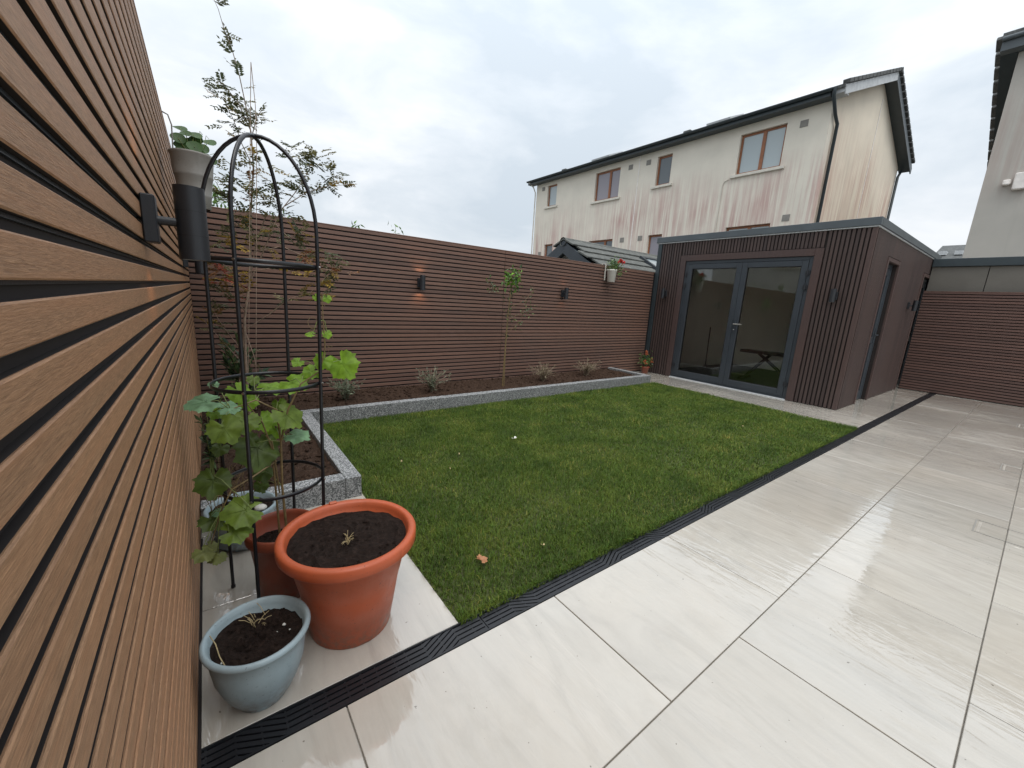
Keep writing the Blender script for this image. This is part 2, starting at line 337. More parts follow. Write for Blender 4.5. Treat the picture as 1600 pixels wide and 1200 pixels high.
# ------------------------------------------------------------------ mesh helpers
ROOT = {}
class MB:
    def __init__(s): s.v = []; s.f = []; s.sm = []
    def add(s, vs, fs, smooth=False):
        n = len(s.v); s.v += [tuple(v) for v in vs]
        for f in fs: s.f.append(tuple(i + n for i in f)); s.sm.append(smooth)
        return s
    def box(s, x0, x1, y0, y1, z0, z1, T=None):
        v = [(x0, y0, z0), (x1, y0, z0), (x1, y1, z0), (x0, y1, z0), (x0, y0, z1), (x1, y0, z1), (x1, y1, z1), (x0, y1, z1)]
        if T is not None: v = [tuple(T @ Vector(q)) for q in v]
        return s.add(v, [(0, 3, 2, 1), (4, 5, 6, 7), (0, 1, 5, 4), (1, 2, 6, 5), (2, 3, 7, 6), (3, 0, 4, 7)])
    def bbox(s, x0, x1, y0, y1, z0, z1, b=.004, T=None):
        """box with chamfered edges"""
        vs = []; idx = {}
        X = (x0, x1); Y = (y0, y1); Z = (z0, z1)
        for i in (0, 1):
            for j in (0, 1):
                for k in (0, 1):
                    for a in range(3):
                        c = [X[i], Y[j], Z[k]]; sg = (1 - 2 * i, 1 - 2 * j, 1 - 2 * k)
                        for q in range(3):
                            if q != a: c[q] += sg[q] * b
                        idx[i, j, k, a] = len(vs); vs.append(tuple(c))
        fs = []
        for a in range(3):
            u, w_ = [(1, 2), (2, 0), (0, 1)][a]
            for s_ in (0, 1):
                def key(p, q):
                    t = [0, 0, 0]; t[a] = s_; t[u] = p; t[w_] = q; return idx[t[0], t[1], t[2], a]
                f = [key(0, 0), key(1, 0), key(1, 1), key(0, 1)]
                fs.append(tuple(f if s_ else f[::-1]))
            for p in (0, 1):
                for q in (0, 1):
                    def k2(end, ax):
                        t = [0, 0, 0]; t[a] = end; t[u] = p; t[w_] = q; return idx[t[0], t[1], t[2], ax]
                    f = [k2(0, u), k2(1, u), k2(1, w_), k2(0, w_)]
                    fs.append(tuple(f))
        for i in (0, 1):
            for j in (0, 1):
                for k in (0, 1): fs.append((idx[i, j, k, 0], idx[i, j, k, 1], idx[i, j, k, 2]))
        if T is not None: vs = [tuple(T @ Vector(q)) for q in vs]
        return s.add(vs, fs)
    def tube(s, pts, r, n=8, cap=True, smooth=True):
        pts = [Vector(p) for p in pts]; k = len(pts)
        rr = r if isinstance(r, (list, tuple)) else [r] * k
        vs = []; ref = None
        for i, p in enumerate(pts):
            d = (pts[min(i + 1, k - 1)] - pts[max(i - 1, 0)]).normalized()
            if ref is None: ref = Vector((0, 0, 1)) if abs(d.z) < .9 else Vector((1, 0, 0))
            a = d.cross(ref).normalized(); b = a.cross(d).normalized(); ref = b
            for j in range(n):
                t = 2 * math.pi * j / n; vs.append(p + (a * math.cos(t) + b * math.sin(t)) * rr[i])
        fs = [(i * n + j, i * n + (j + 1) % n, (i + 1) * n + (j + 1) % n, (i + 1) * n + j) for i in range(k - 1) for j in range(n)]
        s.add(vs, fs, smooth)
        if cap: s.add([vs[j] for j in range(n)], [tuple(range(n))[::-1]]); s.add(vs[-n:], [tuple(range(n))])
        return s
    def lathe(s, prof, cx=0, cy=0, z0=0, n=48, smooth=True, wob=0):
        k = len(prof); vs = []
        for (r, z) in prof:
            for j in range(n):
                t = 2 * math.pi * j / n; rr = r * (1 + wob * math.sin(3 * t + 1)); vs.append((cx + rr * math.cos(t), cy + rr * math.sin(t), z0 + z))
        fs = [(i * n + j, i * n + (j + 1) % n, (i + 1) * n + (j + 1) % n, (i + 1) * n + j) for i in range(k - 1) for j in range(n)]
        return s.add(vs, fs, smooth)
    def poly(s, pts, T=None): return s.add([T @ Vector(p) if T is not None else p for p in pts], [tuple(range(len(pts)))])
    def prism(s, a, d):
        """polygon a extruded by vector d"""
        d = Vector(d); n = len(a); vs = [Vector(p) for p in a] + [Vector(p) + d for p in a]
        fs = [tuple(range(n))[::-1], tuple(range(n, 2 * n))] + [(i, (i + 1) % n, n + (i + 1) % n, n + i) for i in range(n)]
        return s.add(vs, fs)
    def mesh(s, name, mat=None, off=(0, 0, 0)):
        me = D.meshes.new(name)
        o = Vector(off)
        me.from_pydata([tuple(Vector(v) - o) for v in s.v], [], s.f)
        if any(s.sm): me.polygons.foreach_set('use_smooth', s.sm)
        me.validate(); me.update()
        if mat: me.materials.append(M[mat] if isinstance(mat, str) else mat)
        return me
    def build(s, name, mat, parent=None, fix=True):
        off = ROOT.get(parent.name, (0, 0, 0)) if parent else (0, 0, 0)
        me = s.mesh(name, mat, off)
        if fix:
            import bmesh
            b = bmesh.new(); b.from_mesh(me); bmesh.ops.recalc_face_normals(b, faces=b.faces); b.to_mesh(me); b.free()
        o = D.objects.new(name, me); col.objects.link(o)
        if parent: o.parent = parent; ROOT[o.name] = off
        return o
def tag(o, label=None, cat=None, group=None, kind=None):
    if label: o['label'] = label
    if cat: o['category'] = cat
    if group: o['group'] = group
    if kind: o['kind'] = kind
    return o
def thing(name, loc, label, cat, group=None, rz=0):
    o = D.objects.new(name, None); col.objects.link(o); o.empty_display_size = .1
    o.location = loc; o.rotation_euler.z = rz; ROOT[o.name] = Vector(loc) if rz == 0 else Vector((0, 0, 0))
    return tag(o, label, cat, group)
def inst(mesh, name, parent, loc, rot=None, scale=None):
    o = D.objects.new(name, mesh); col.objects.link(o)
    if parent: o.parent = parent; loc = Vector(loc) - Vector(ROOT.get(parent.name, (0, 0, 0)))
    o.location = loc
    if rot is not None: o.rotation_euler = rot
    if scale is not None: o.scale = scale
    return o
def copy_tree(o, parent=None):
    c = o.copy(); col.objects.link(c); c.parent = parent
    for ch in list(o.children):
        if ch.type != 'LIGHT': copy_tree(ch, c)
    return c
def sheet(name, mat, x0, x1, y0, y1, z, kind='structure'):
    return tag(MB().add([(x0, y0, z), (x1, y0, z), (x1, y1, z), (x0, y1, z)], [(0, 1, 2, 3)]).build(name, mat), kind=kind)

# ------------------------------------------------------------------ ground
sheet('ground', 'earth', -400, 400, -400, 400, -.06)
YD1, YD2 = -3.784, -3.881      # the drain's two edges
X1, X2 = 7.364, 11.315         # garden room front, far fence
XL0, XL1, YL1 = .842, 6.42, -.906
PL = D.objects.new('paving', None); col.objects.link(PL); tag(PL, 'pale wet porcelain slabs laid round the lawn', kind='structure'); ROOT['paving'] = Vector((0, 0, 0))
bed = MB().add([(-.02, -10, -.012), (13, -10, -.012), (13, YD2, -.012), (-.02, YD2, -.012)], [(0, 1, 2, 3)])
bed.add([(-.02, YD1, -.0122), (XL0 - .004, YD1, -.0122), (XL0 - .004, 0, -.0122), (-.02, 0, -.0122)], [(0, 1, 2, 3)])
bed.add([(XL1 + .004, YD1, -.0124), (13, YD1, -.0124), (13, 0, -.0124), (XL1 + .004, 0, -.0124)], [(0, 1, 2, 3)])
bed.build('grout', 'grout', PL)
def slab(x0, x1, y0, y1):
    gp = .0022
    dz = random.uniform(-.0004, .0004)
    MB().bbox(x0 + gp, x1 - gp, y0 + gp, y1 - gp, -.02, dz, .0015).build('tile', 'paving', PL)
rows = [YD2, -4.472, -5.078, -5.684, -6.29, -6.896, -7.502, -8.108, -8.714]
for i in range(len(rows) - 1):
    x = .376 - .902 if i % 2 == 0 else .867 - 1.804
    while x < X2 + .15:
        a, b = max(x, 0), min(x + .902, X2 + .14)
        if b - a > .03: slab(a, b, rows[i + 1], rows[i])
        x += .902
slab(0, XL0, YD1 + .609, YD1 + .012 + 0.6 * 2 - .6) if False else None
for (a, b) in ((YD1, -3.172), (-3.172, -2.566), (-2.566, -1.96)): slab(0, XL0, a, b)
ys = [YD1, -3.178, -2.572, -1.966, -1.36, -.754, -.148, 0]
for i in range(7): slab(XL1, X1 + .1, ys[i], ys[i + 1])
x = X1 + .1
while x < X2 + .1:
    slab(x, min(x + .902, X2 + .14), YD1, -3.2); x += .902
# access covers: recessed trays tiled over, outlined by a thin steel edge
def cover(x0, x1, y0, y1, label):
    t = thing('access_cover', ((x0 + x1) / 2, (y0 + y1) / 2, 0), label, 'drain cover', 'tiled drain covers in the paving')
    f = MB(); w_ = .006; z = .0025
    for (a, b, c, d) in ((x0, x1, y0, y0 + w_), (x0, x1, y1 - w_, y1), (x0, x0 + w_, y0 + w_, y1 - w_), (x1 - w_, x1, y0 + w_, y1 - w_)): f.box(a, b, c, d, -.005, z)
    f.build('frame', 'ventgrey', t)
    for (cx, sx) in ((y1 - .001, -1),):
        k = MB()
        k.box(x0 + .02, x1 - .02, y1 - .03, y1 - .016, -.004, .0015); k.build('lifting_slot', 'grout', t)
cover(4.02, 4.29, -5.30, -4.935, 'nearest tiled drain cover outlined in the wet paving at right')
cover(6.03, 6.32, -5.30, -4.95, 'middle tiled drain cover outlined in the paving at right')
cover(8.90, 9.22, -5.30, -4.95, 'farthest tiled drain cover, before the far slatted fence')

# ------------------------------------------------------------------ linear drain with patterned grating
dr = thing('channel_drain', (5.6, (YD1 + YD2) / 2, 0), 'long black drain with a zigzag slotted grating between lawn and paving', 'drain')
MB().box(0, X2 + .1, YD2, YD1, -.055, -.045).build('channel_bed', 'rubber', dr)
rim = MB()
rim.box(0, X2 + .1, YD2 + .001, YD2 + .006, -.045, .001); rim.box(0, X2 + .1, YD1 - .006, YD1 - .001, -.045, .001)
rim.build('rim', 'grate', dr)
def grate_mesh():
    b = MB(); y0, y1 = .007, .090; W = y1 - y0; L0 = .986; pitch = .0205; bw = .0145
    def sh(x):
        if x < .14 or x > .86: return 0
        if x < .27: return -(x - .14) / .13 * pitch * 3
        if x > .73: return -(.86 - x) / .13 * pitch * 3
        return -pitch * 3
    xs = [0, .07, .14, .205, .27, .385, .5, .615, .73, .795, .86, .93, L0]
    for k in range(-1, 9):
        for i in range(len(xs) - 1):
            xa, xb = xs[i], xs[i + 1]
            n = 3 if sh(xa) != sh(xb) else 1
            for q in range(n):
                a = xa + (xb - xa) * q / n; c = xa + (xb - xa) * (q + 1) / n
                ya, yc = y0 + k * pitch + sh(a), y0 + k * pitch + sh(c)
                pa = (max(y0, ya), min(y1, ya + bw)); pc = (max(y0, yc), min(y1, yc + bw))
                if pa[1] - pa[0] <= 0.0005 and pc[1] - pc[0] <= 0.0005: continue
                pa = (pa[0], max(pa)); pc = (pc[0], max(pc))
                zt, zb = -.0015, -.012
                v = [(a, pa[0], zt), (c, pc[0], zt), (c, pc[1], zt), (a, pa[1], zt), (a, pa[0], zb), (c, pc[0], zb), (c, pc[1], zb), (a, pa[1], zb)]
                b.add(v, [(0, 1, 2, 3), (0, 4, 5, 1), (3, 2, 6, 7)])
    for x in xs[:-1]: b.box(x, x + .005, y0, y1, -.012, -.0032)
    for x in (.34, .45, .55, .66): b.box(x, x + .005, y0, y1, -.012, -.0034)
    b.box(0, .004, y0, y1, -.012, -.0016); b.box(L0 - .006, L0, y0, y1, -.012, -.0016)
    return b.mesh('grate', 'grate')
gm = grate_mesh()
for k in range(-1, 11):
    x = .93 + k * .99 - 0
    if k == -1:
        continue
    inst(gm, 'grate_section', dr, (x + .002, YD2, 0))
# first section runs under the side fence
inst(gm, 'grate_section', dr, (-.058, YD2, 0))

# ------------------------------------------------------------------ fences of horizontal slats
PITCH = .0522
def dark_sides(me, face=(4, 5, 6)):
    # dark material inside the board grooves: faces 2,3,4 of the profile
    me.materials.append(M['groove'])
    for i in face: me.polygons[i].material_index = 1
    return me
def slat_mesh(length, axis, mat, d=.0125, h=.0365):
    c = .0018
    prof = [(0, c), (c * .8, 0), (c, 0), (d, .0008), (d, h - .0008), (.0034, h - .0003), (c, h), (0, h - c)]     # (depth behind face, height)     # (depth behind face, height)
    b = MB(); n = len(prof)
    for s_ in (0, length):
        for (q, z) in prof: b.v.append((s_, q, z) if axis == 'x' else (-q, s_, z))
    b.f = [tuple(range(n))[::-1], tuple(range(n, 2 * n))] + [(i, (i + 1) % n, n + (i + 1) % n, n + i) for i in range(n)]; b.sm = [False] * len(b.f)
    import bmesh
    me = b.mesh('slat', mat); q = bmesh.new(); q.from_mesh(me); bmesh.ops.recalc_face_normals(q, faces=q.faces); q.to_mesh(me); q.free()
    return dark_sides(me)
# side fence, face on x=0
HL = 2.18
SD = .012
lf = thing('slatted_fence', (-.05, -3.4, 0), 'near side fence of horizontal brown slats, running past the lens at left', 'fence', 'brown slatted garden fences')
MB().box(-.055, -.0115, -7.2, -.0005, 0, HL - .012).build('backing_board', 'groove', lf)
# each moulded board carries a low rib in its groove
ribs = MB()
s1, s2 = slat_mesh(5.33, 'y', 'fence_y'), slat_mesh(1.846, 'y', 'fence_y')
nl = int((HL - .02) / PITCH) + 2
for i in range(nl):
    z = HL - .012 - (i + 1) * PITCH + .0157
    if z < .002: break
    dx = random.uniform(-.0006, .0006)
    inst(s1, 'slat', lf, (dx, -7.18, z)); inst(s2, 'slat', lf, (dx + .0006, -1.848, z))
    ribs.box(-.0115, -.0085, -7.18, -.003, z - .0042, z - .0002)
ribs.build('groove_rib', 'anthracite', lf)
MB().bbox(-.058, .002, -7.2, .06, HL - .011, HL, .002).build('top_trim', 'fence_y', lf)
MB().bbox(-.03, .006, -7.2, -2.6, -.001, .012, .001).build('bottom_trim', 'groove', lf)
# back fence, face on y=0
HB = 2.003
bf = thing('slatted_fence', (3.7, .05, 0), 'back fence of horizontal brown slats behind the planted bed, up to the garden room', 'fence', 'brown slatted garden fences')
MB().box(-.055, X1 + .3, .0115, .05, 0, HB - .012).build('backing_board', 'groove', bf)
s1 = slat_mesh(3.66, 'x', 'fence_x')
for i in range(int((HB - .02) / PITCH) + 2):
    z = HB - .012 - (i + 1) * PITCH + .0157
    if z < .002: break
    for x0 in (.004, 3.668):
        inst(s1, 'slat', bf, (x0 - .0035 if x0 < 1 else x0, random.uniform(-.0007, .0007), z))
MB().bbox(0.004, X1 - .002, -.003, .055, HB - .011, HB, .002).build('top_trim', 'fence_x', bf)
# far fence, face on x=X2
HF = 1.94
ff = thing('slatted_fence', (X2 + .05, -6, 0), 'far fence of brown slats at right, below the grey cement panels', 'fence', 'brown slatted garden fences')
MB().box(X2 + .021, X2 + .05, -9.4, -3.33, 0, HF - .012).build('backing_board', 'groove', ff)
b = MB(); prof = [(0, .0018), (.0018, 0), (.0045, 0), (.019, .0008), (.019, .0357), (.0045, .0365), (.0018, .0365), (0, .0347)]; n = 8
for s_ in (0, 3.03):
    for (q, z) in prof: b.v.append((q, s_, z))
b.f = [tuple(range(n))[::-1], tuple(range(n, 2 * n))] + [(i, (i + 1) % n, n + (i + 1) % n, n + i) for i in range(n)]; b.sm = [False] * len(b.f)
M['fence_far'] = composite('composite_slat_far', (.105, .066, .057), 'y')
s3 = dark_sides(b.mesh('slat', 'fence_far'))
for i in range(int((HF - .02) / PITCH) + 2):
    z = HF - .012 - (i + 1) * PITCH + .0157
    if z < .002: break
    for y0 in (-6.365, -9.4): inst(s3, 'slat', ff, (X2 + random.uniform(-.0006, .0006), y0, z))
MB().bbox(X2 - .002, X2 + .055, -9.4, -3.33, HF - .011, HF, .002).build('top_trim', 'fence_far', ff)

# cement-panel wall behind the far fence
bw = thing('panel_wall', (X2 + .3, -6.3, 0), 'grey cement panelled wall with dark capping above the far fence', 'wall')
MB().box(X2 + .16, X2 + .4, -9.4, -3.34, 0, 2.40).build('wall_core', 'groove', bw)
yy = -3.345
for wdt in (.745, 1.22, 1.22, 1.22, 1.22):
    MB().bbox(X2 + .145, X2 + .158, yy - wdt + .012, yy, 1.2, 2.398, .001).build('panel', 'panel', bw); yy -= wdt
MB().bbox(X2 + .10, X2 + .45, -9.4, -3.34, 2.402, 2.55, .006).build('capping', 'gutter', bw)

# ------------------------------------------------------------------ raised bed
rb = thing('raised_bed', (3, -.4, 0), 'L-shaped raised bed edged with grey granite kerbs along two fences', 'flower bed')
def kerb(x0, x1, y0, y1):
    gp = .0012
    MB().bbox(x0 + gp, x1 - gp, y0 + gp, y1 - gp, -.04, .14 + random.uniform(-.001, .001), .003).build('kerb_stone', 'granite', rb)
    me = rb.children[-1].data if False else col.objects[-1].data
    me.materials.append(M['granite_shaded'])      # side faces get a darker copy, shade put into the stone's colour
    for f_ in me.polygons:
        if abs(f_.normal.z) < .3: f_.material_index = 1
kerb(.73, .83, -2.522, -1.52); kerb(.73, .83, -1.52, -.906)
kerb(0.005, .73, -2.522, -2.422)
xs = [.73, 1.2, 2.2, 3.2, 4.2, 5.2, 6.22]
for a, b_ in zip(xs, xs[1:]): kerb(a, b_, -.906, -.806)
kerb(6.22, 6.32, -.906, -.004)
def soilsheet(x0, x1, y0, y1, z, amp, step, name, parent, mat='soil', mask=None):
    nx, ny = max(2, int((x1 - x0) / step)), max(2, int((y1 - y0) / step))
    X, Y = np.meshgrid(np.linspace(x0, x1, nx), np.linspace(y0, y1, ny))
    Z = np.zeros_like(X)
    for f, a in ((3, .6), (9, .5), (23, .45), (61, .35)):
        ph = rng.uniform(0, 6, 6)
        Z += a * (np.sin(X * f + ph[0] + 1.7 * np.sin(Y * f * .7 + ph[1])) * np.sin(Y * f + ph[2] + 1.5 * np.sin(X * f * .8 + ph[3])))
    Z = z + amp * (Z * .5 + rng.uniform(-.35, .35, X.shape))
    b = MB(); b.v = list(zip(X.ravel().tolist(), Y.ravel().tolist(), Z.ravel().tolist()))
    b.f = [(j * nx + i, j * nx + i + 1, (j + 1) * nx + i + 1, (j + 1) * nx + i) for j in range(ny - 1) for i in range(nx - 1)]
    b.sm = [False] * len(b.f)
    return tag(b.build(name, mat, parent, fix=False), kind='stuff')
soilsheet(0.0, .729, -2.421, -.001, .104, .022, .022, 'soil', rb)
soilsheet(.729, 6.219, -.805, -.001, .104, .022, .025, 'soil', rb)
# loose clods
cl = MB()
for _ in range(1600):
    if random.random() < .3: x, y = random.uniform(.02, .71), random.uniform(-2.4, -.05)
    else: x, y = random.uniform(.7, 6.2), random.uniform(-.79, -.02)
    r = random.uniform(.006, .028); z = .110
    vs = [(x + r * random.uniform(.6, 1.2) * a, y + r * random.uniform(.6, 1.2) * b_, z + r * random.uniform(.5, .9) * c) for a, b_, c in ((1, 0, 0), (-1, 0, 0), (0, 1, 0), (0, -1, 0), (0, 0, 1), (0, 0, -1))]
    cl.add(vs, [(0, 2, 4), (2, 1, 4), (1, 3, 4), (3, 0, 4), (2, 0, 5), (1, 2, 5), (3, 1, 5), (0, 3, 5)])
tag(cl.build('clods', 'soil', rb), kind='stuff')

# ------------------------------------------------------------------ lawn
sheet('lawn', 'turf', XL0, XL1, YD1, YL1, -.006)
def grass(n, x0, x1, y0, y1, h0, h1, wd, seed, name, dens=None):
    r = np.random.default_rng(seed)
    x = r.uniform(x0, x1, n); y = r.uniform(y0, y1, n)
    # turf rolls: joints a little sparser
    a = r.uniform(0, 2 * np.pi, n); h = r.uniform(h0, h1, n) * (1 + .25 * np.sin(x * 4.1 + 1.3 * np.sin(y * 5)) * np.sin(y * 6.3))
    lean = r.uniform(.25, 1.15, n) * h
    la = a + r.normal(0, .5, n)
    dx, dy = np.cos(la) * lean, np.sin(la) * lean
    px, py = -np.sin(la), np.cos(la)
    w_ = wd * r.uniform(.7, 1.3, n)
    z0 = np.full(n, -.006)
    V = np.empty((n, 5, 3))
    V[:, 0] = np.stack([x - px * w_ / 2, y - py * w_ / 2, z0], 1); V[:, 1] = np.stack([x + px * w_ / 2, y + py * w_ / 2, z0], 1)
    mx_, my_ = x + dx * .35, y + dy * .35; mz = z0 + h * .62
    V[:, 2] = np.stack([mx_ + px * w_ * .4, my_ + py * w_ * .4, mz], 1); V[:, 3] = np.stack([mx_ - px * w_ * .4, my_ - py * w_ * .4, mz], 1)
    V[:, 4] = np.stack([x + dx, y + dy, z0 + h * (1.02 - .25 * (lean / h) ** 1.5)], 1)
    me = D.meshes.new(name); me.vertices.add(n * 5); me.vertices.foreach_set('co', V.ravel())
    base = np.arange(n)[:, None] * 5
    loops = np.concatenate([base + np.array([0, 1, 2, 3]), base + np.array([3, 2, 4])], 1).ravel()
    me.loops.add(n * 7); me.loops.foreach_set('vertex_index', loops.astype(np.int32))
    me.polygons.add(n * 2)
    st = (np.arange(n)[:, None] * 7 + np.array([0, 4])).ravel()
    me.polygons.foreach_set('loop_start', st.astype(np.int32))
    me.update(calc_edges=True); me.validate()
    t = r.uniform(.6, 1.35, n); straw = r.uniform(0, 1, n) < .018 + .06 * (np.sin(x * 2.3 + 2 * np.sin(y * 3.1)) * np.sin(y * 3.7 + x) > .72)
    C = np.ones((n, 5, 4)); C[:, :, 0] = (t * r.uniform(.85, 1.25, n))[:, None]; C[:, :, 1] = t[:, None]; C[:, :, 2] = (t * r.uniform(.7, 1.2, n))[:, None]
    C[straw, :, 0] = 3.6; C[straw, :, 1] = 2.1; C[straw, :, 2] = 3.4
    at = me.attributes.new('tint', 'FLOAT_COLOR', 'POINT'); at.data.foreach_set('color', C.ravel())
    me.materials.append(M['grass'])
    o = D.objects.new(name, me); col.objects.link(o); return tag(o, 'short green lawn grass between the raised bed and the drain', 'grass', kind='stuff')
# one grass object: near half denser
def lawn_grass():
    g1 = grass(150000, XL0, 3.2, YD1, YL1, .020, .036, .0030, 1, 'grass')
    g2 = grass(110000, 3.2, XL1, YD1, YL1, .020, .036, .0042, 2, 'grass_far')
    g3 = grass(7500, XL0, XL1, YD1 - .016, YD1 + .03, .016, .046, .0030, 3, 'grass_edge')
    g5 = grass(7000, XL0, XL1, YD1, YL1, .034, .052, .0028, 6, 'grass_long')
    g4 = grass(1500, XL1 - .02, XL1 + .02, YD1, YL1, .02, .036, .004, 4, 'grass_edge')
    import bmesh
    b = bmesh.new()
    for o in (g1, g2, g3, g4, g5): b.from_mesh(o.data)
    me = D.meshes.new('grass'); b.to_mesh(me); b.free(); me.materials.append(M['grass'])
    for o in (g2, g3, g4, g5): D.objects.remove(o)
    g1.data = me
lawn_grass()

# ------------------------------------------------------------------ pots
def pot(cx, cy, h, rt, rb_, mat, label, cat='plant pot', rim=.02, rimh=.035, style='flare', soil='compost', sd=.05, name='plant_pot'):
    t = thing(name, (cx, cy, 0), label, cat)
    ri = rt - rim
    if style == 'flare':
        prof = [(rb_ * .9, 0), (rb_, .004), (rb_ + (ri - rb_) * .45, h * .5), (ri * .985, h - rimh - .004), (rt - .004, h - rimh), (rt, h - rimh + .006), (rt, h - .008), (rt - .006, h), (ri + .006, h), (ri, h - .006), (ri - .004, h - .02), (ri - .012, h - sd - .03), (0.001, h - sd - .03)]
    else:  # bowl with rolled rim and a foot
        prof = [(rb_ * .9, 0), (rb_, .003), (rb_, .012), (rb_ * 1.22, .03), (ri * .80, h * .28), (ri * .93, h * .50), (ri * .985, h * .72), (ri * .995, h - rimh), (ri + .002, h - rimh + .004), (rt - .003, h - rimh + .008), (rt, h - rimh + .016), (rt - .002, h - .006), (rt - .008, h), (ri, h - .004), (ri - .006, h - .02), (ri - .02, h - sd - .03), (.001, h - sd - .03)]
    MB().lathe(prof, cx, cy, 0, 64).build('pot_body', mat, t)
    r = ri - .008; b = MB(); n = 40; k = 14
    vs = [(cx, cy, h - sd)]; 
    for i in range(1, k + 1):
        for j in range(n):
            a = 2 * math.pi * j / n; q = r * i / k
            vs.append((cx + q * math.cos(a), cy + q * math.sin(a), h - sd + random.uniform(-.005, .006) + .006 * math.sin(9 * q / r + a * 2)))
    fs = [(0, 1 + j, 1 + (j + 1) % n) for j in range(n)] + [(1 + i * n + j, 1 + (i + 1) * n + j, 1 + (i + 1) * n + (j + 1) % n, 1 + i * n + (j + 1) % n) for i in range(k - 1) for j in range(n)]
    b.add(vs, fs); tag(b.build('compost', soil, t, fix=False), kind='stuff')
    cr_ = MB()
    for _ in range(90):
        a = random.uniform(0, 6.28); q = r * .93 * math.sqrt(random.random()); x, y = cx + q * math.cos(a), cy + q * math.sin(a); rr = random.uniform(.003, .008)
        vs = [(x + rr * random.uniform(.6, 1.2) * a_, y + rr * random.uniform(.6, 1.2) * b_, h - sd + .004 + rr * .7 * c) for a_, b_, c in ((1, 0, 0), (-1, 0, 0), (0, 1, 0), (0, -1, 0), (0, 0, 1), (0, 0, -1))]
        cr_.add(vs, [(0, 2, 4), (2, 1, 4), (1, 3, 4), (3, 0, 4), (2, 0, 5), (1, 2, 5), (3, 1, 5), (0, 3, 5)])
    tag(cr_.build('crumbs', soil, t), kind='stuff')
    return t
def stubble(t, cx, cy, z, n, r, mat='straw', ln=.03):
    b = MB()
    for _ in range(n):
        a = random.uniform(0, 6.28); q = random.uniform(0, r); x, y = cx + q * math.cos(a), cy + q * math.sin(a)
        d = Vector((random.uniform(-1, 1), random.uniform(-1, 1), random.uniform(.1, .9))).normalized() * ln * random.uniform(.5, 1.3)
        b.tube([(x, y, z), (x + d.x * .5, y + d.y * .5, z + d.z * .6 + .004), (x + d.x, y + d.y, z + d.z)], .0012, 4)
    tag(b.build('dry_stalks', mat, t), kind='stuff')
t = pot(.488, -3.531, .402, .250, .150, 'terracotta', 'large bright terracotta plastic pot of bare compost, beside the lawn corner', rim=.030, rimh=.045, sd=.035)
stubble(t, .47, -3.56, .372, 16, .02, ln=.035)
MB().bbox(.468, .500, -3.3035, -3.286, .376, .410, .004).build('rim_tab', 'terracotta', t)
t = pot(.166, -3.686, .248, .149, .072, 'bluegrey', 'blue-grey bowl pot of dark compost at the foot of the side fence, in front', rim=.016, rimh=.028, style='bowl', sd=.035)
stubble(t, .17, -3.62, .216, 14, .03, ln=.04)
st_ = MB(); st_.tube([(.045, -3.65, .250), (.058, -3.68, .238), (.066, -3.72, .222), (.078, -3.76, .217), (.088, -3.775, .216)], .0016, 5); st_.build('straw_stalk', 'straw', t)
pb = MB()
for (x, y, r) in ((.238, -3.68, .006), (.215, -3.70, .003), (.25, -3.71, .003), (.07, -3.74, .004)): pb.lathe([(r * .3, 0), (r, r * .5), (r * .6, r * 1.1), (.0003, r * 1.2)], x, y, .214, 8)
tag(pb.build('pebbles', 'white', t), kind='stuff')
pot(.30, -3.205, .314, .137, .098, 'terracotta_dark', 'smaller dark terracotta pot behind the large one, with the vine growing in it', rim=.012, rimh=.05, sd=.085)
t = pot(.18, -2.70, .203, .160, .108, 'bluegrey', 'blue-grey pot behind the vine, against the end of the raised bed', rim=.016, rimh=.028, style='bowl', sd=.03)
MB().lathe([(.012, 0), (.026, .006), (.03, .014), (.02, .024), (.001, .028)], .255, -2.76, .178, 14).build('pebble', 'whitepot', t)
sh = MB()
for _ in range(26):
    a = random.uniform(0, 6.28); q = random.uniform(0, .1); x, y = .14 + q * math.cos(a), -2.70 + q * math.sin(a)
    hh = random.uniform(.1, .3)
    sh.tube([(x, y, .17), (x + random.uniform(-.04, .04), y + random.uniform(-.04, .04), .17 + hh * .6), (x + random.uniform(-.09, .09), y + random.uniform(-.09, .09), .17 + hh)], [.0016, .0013, .0008], 4)
tag(sh.build('dry_stems', 'cane', t), kind='stuff')

# ------------------------------------------------------------------ obelisk
OB = dict(a=(.1135, -3.075), b=(.190, -3.336), c=(.373, -2.999), d=(.449, -3.260))
OT = dict(a=(.122, -3.074), b=(.200, -3.341), c=(.390, -2.996), d=(.467, -3.264))
oc0 = Vector((.281, -3.168)); oc1 = Vector((.295, -3.169))
ob = thing('plant_obelisk', (oc0.x, oc0.y, 0), 'black tubular steel plant obelisk with domed top over the vine pot', 'plant support')
ZT = 1.815; ZS = 1.60
for k in 'abcd':
    p0 = Vector(OB[k] + (0,)); p1 = Vector(OT[k] + (1.381,))
    pts = [p0 + (p1 - p0) * q for q in (0, .25, .5, .75, 1)]
    v = Vector((p1.x - oc1.x, p1.y - oc1.y))
    for q in np.linspace(0, 90, 13):
        zz = 1.50 + (ZT - 1.50) * math.sin(R(q)); rr = math.cos(R(q))
        pts.append(Vector((oc1.x + v.x * rr * 1.0, oc1.y + v.y * rr, zz + (.004 if k in 'ad' else 0))))
    MB().tube(pts, .0068, 10).build('leg', 'tube', ob)
    MB().lathe([(.0001, 0), (.0085, .001), (.0085, .012), (.0001, .013)], p0.x, p0.y, 0, 10).build('foot_cap', 'rubber', ob)
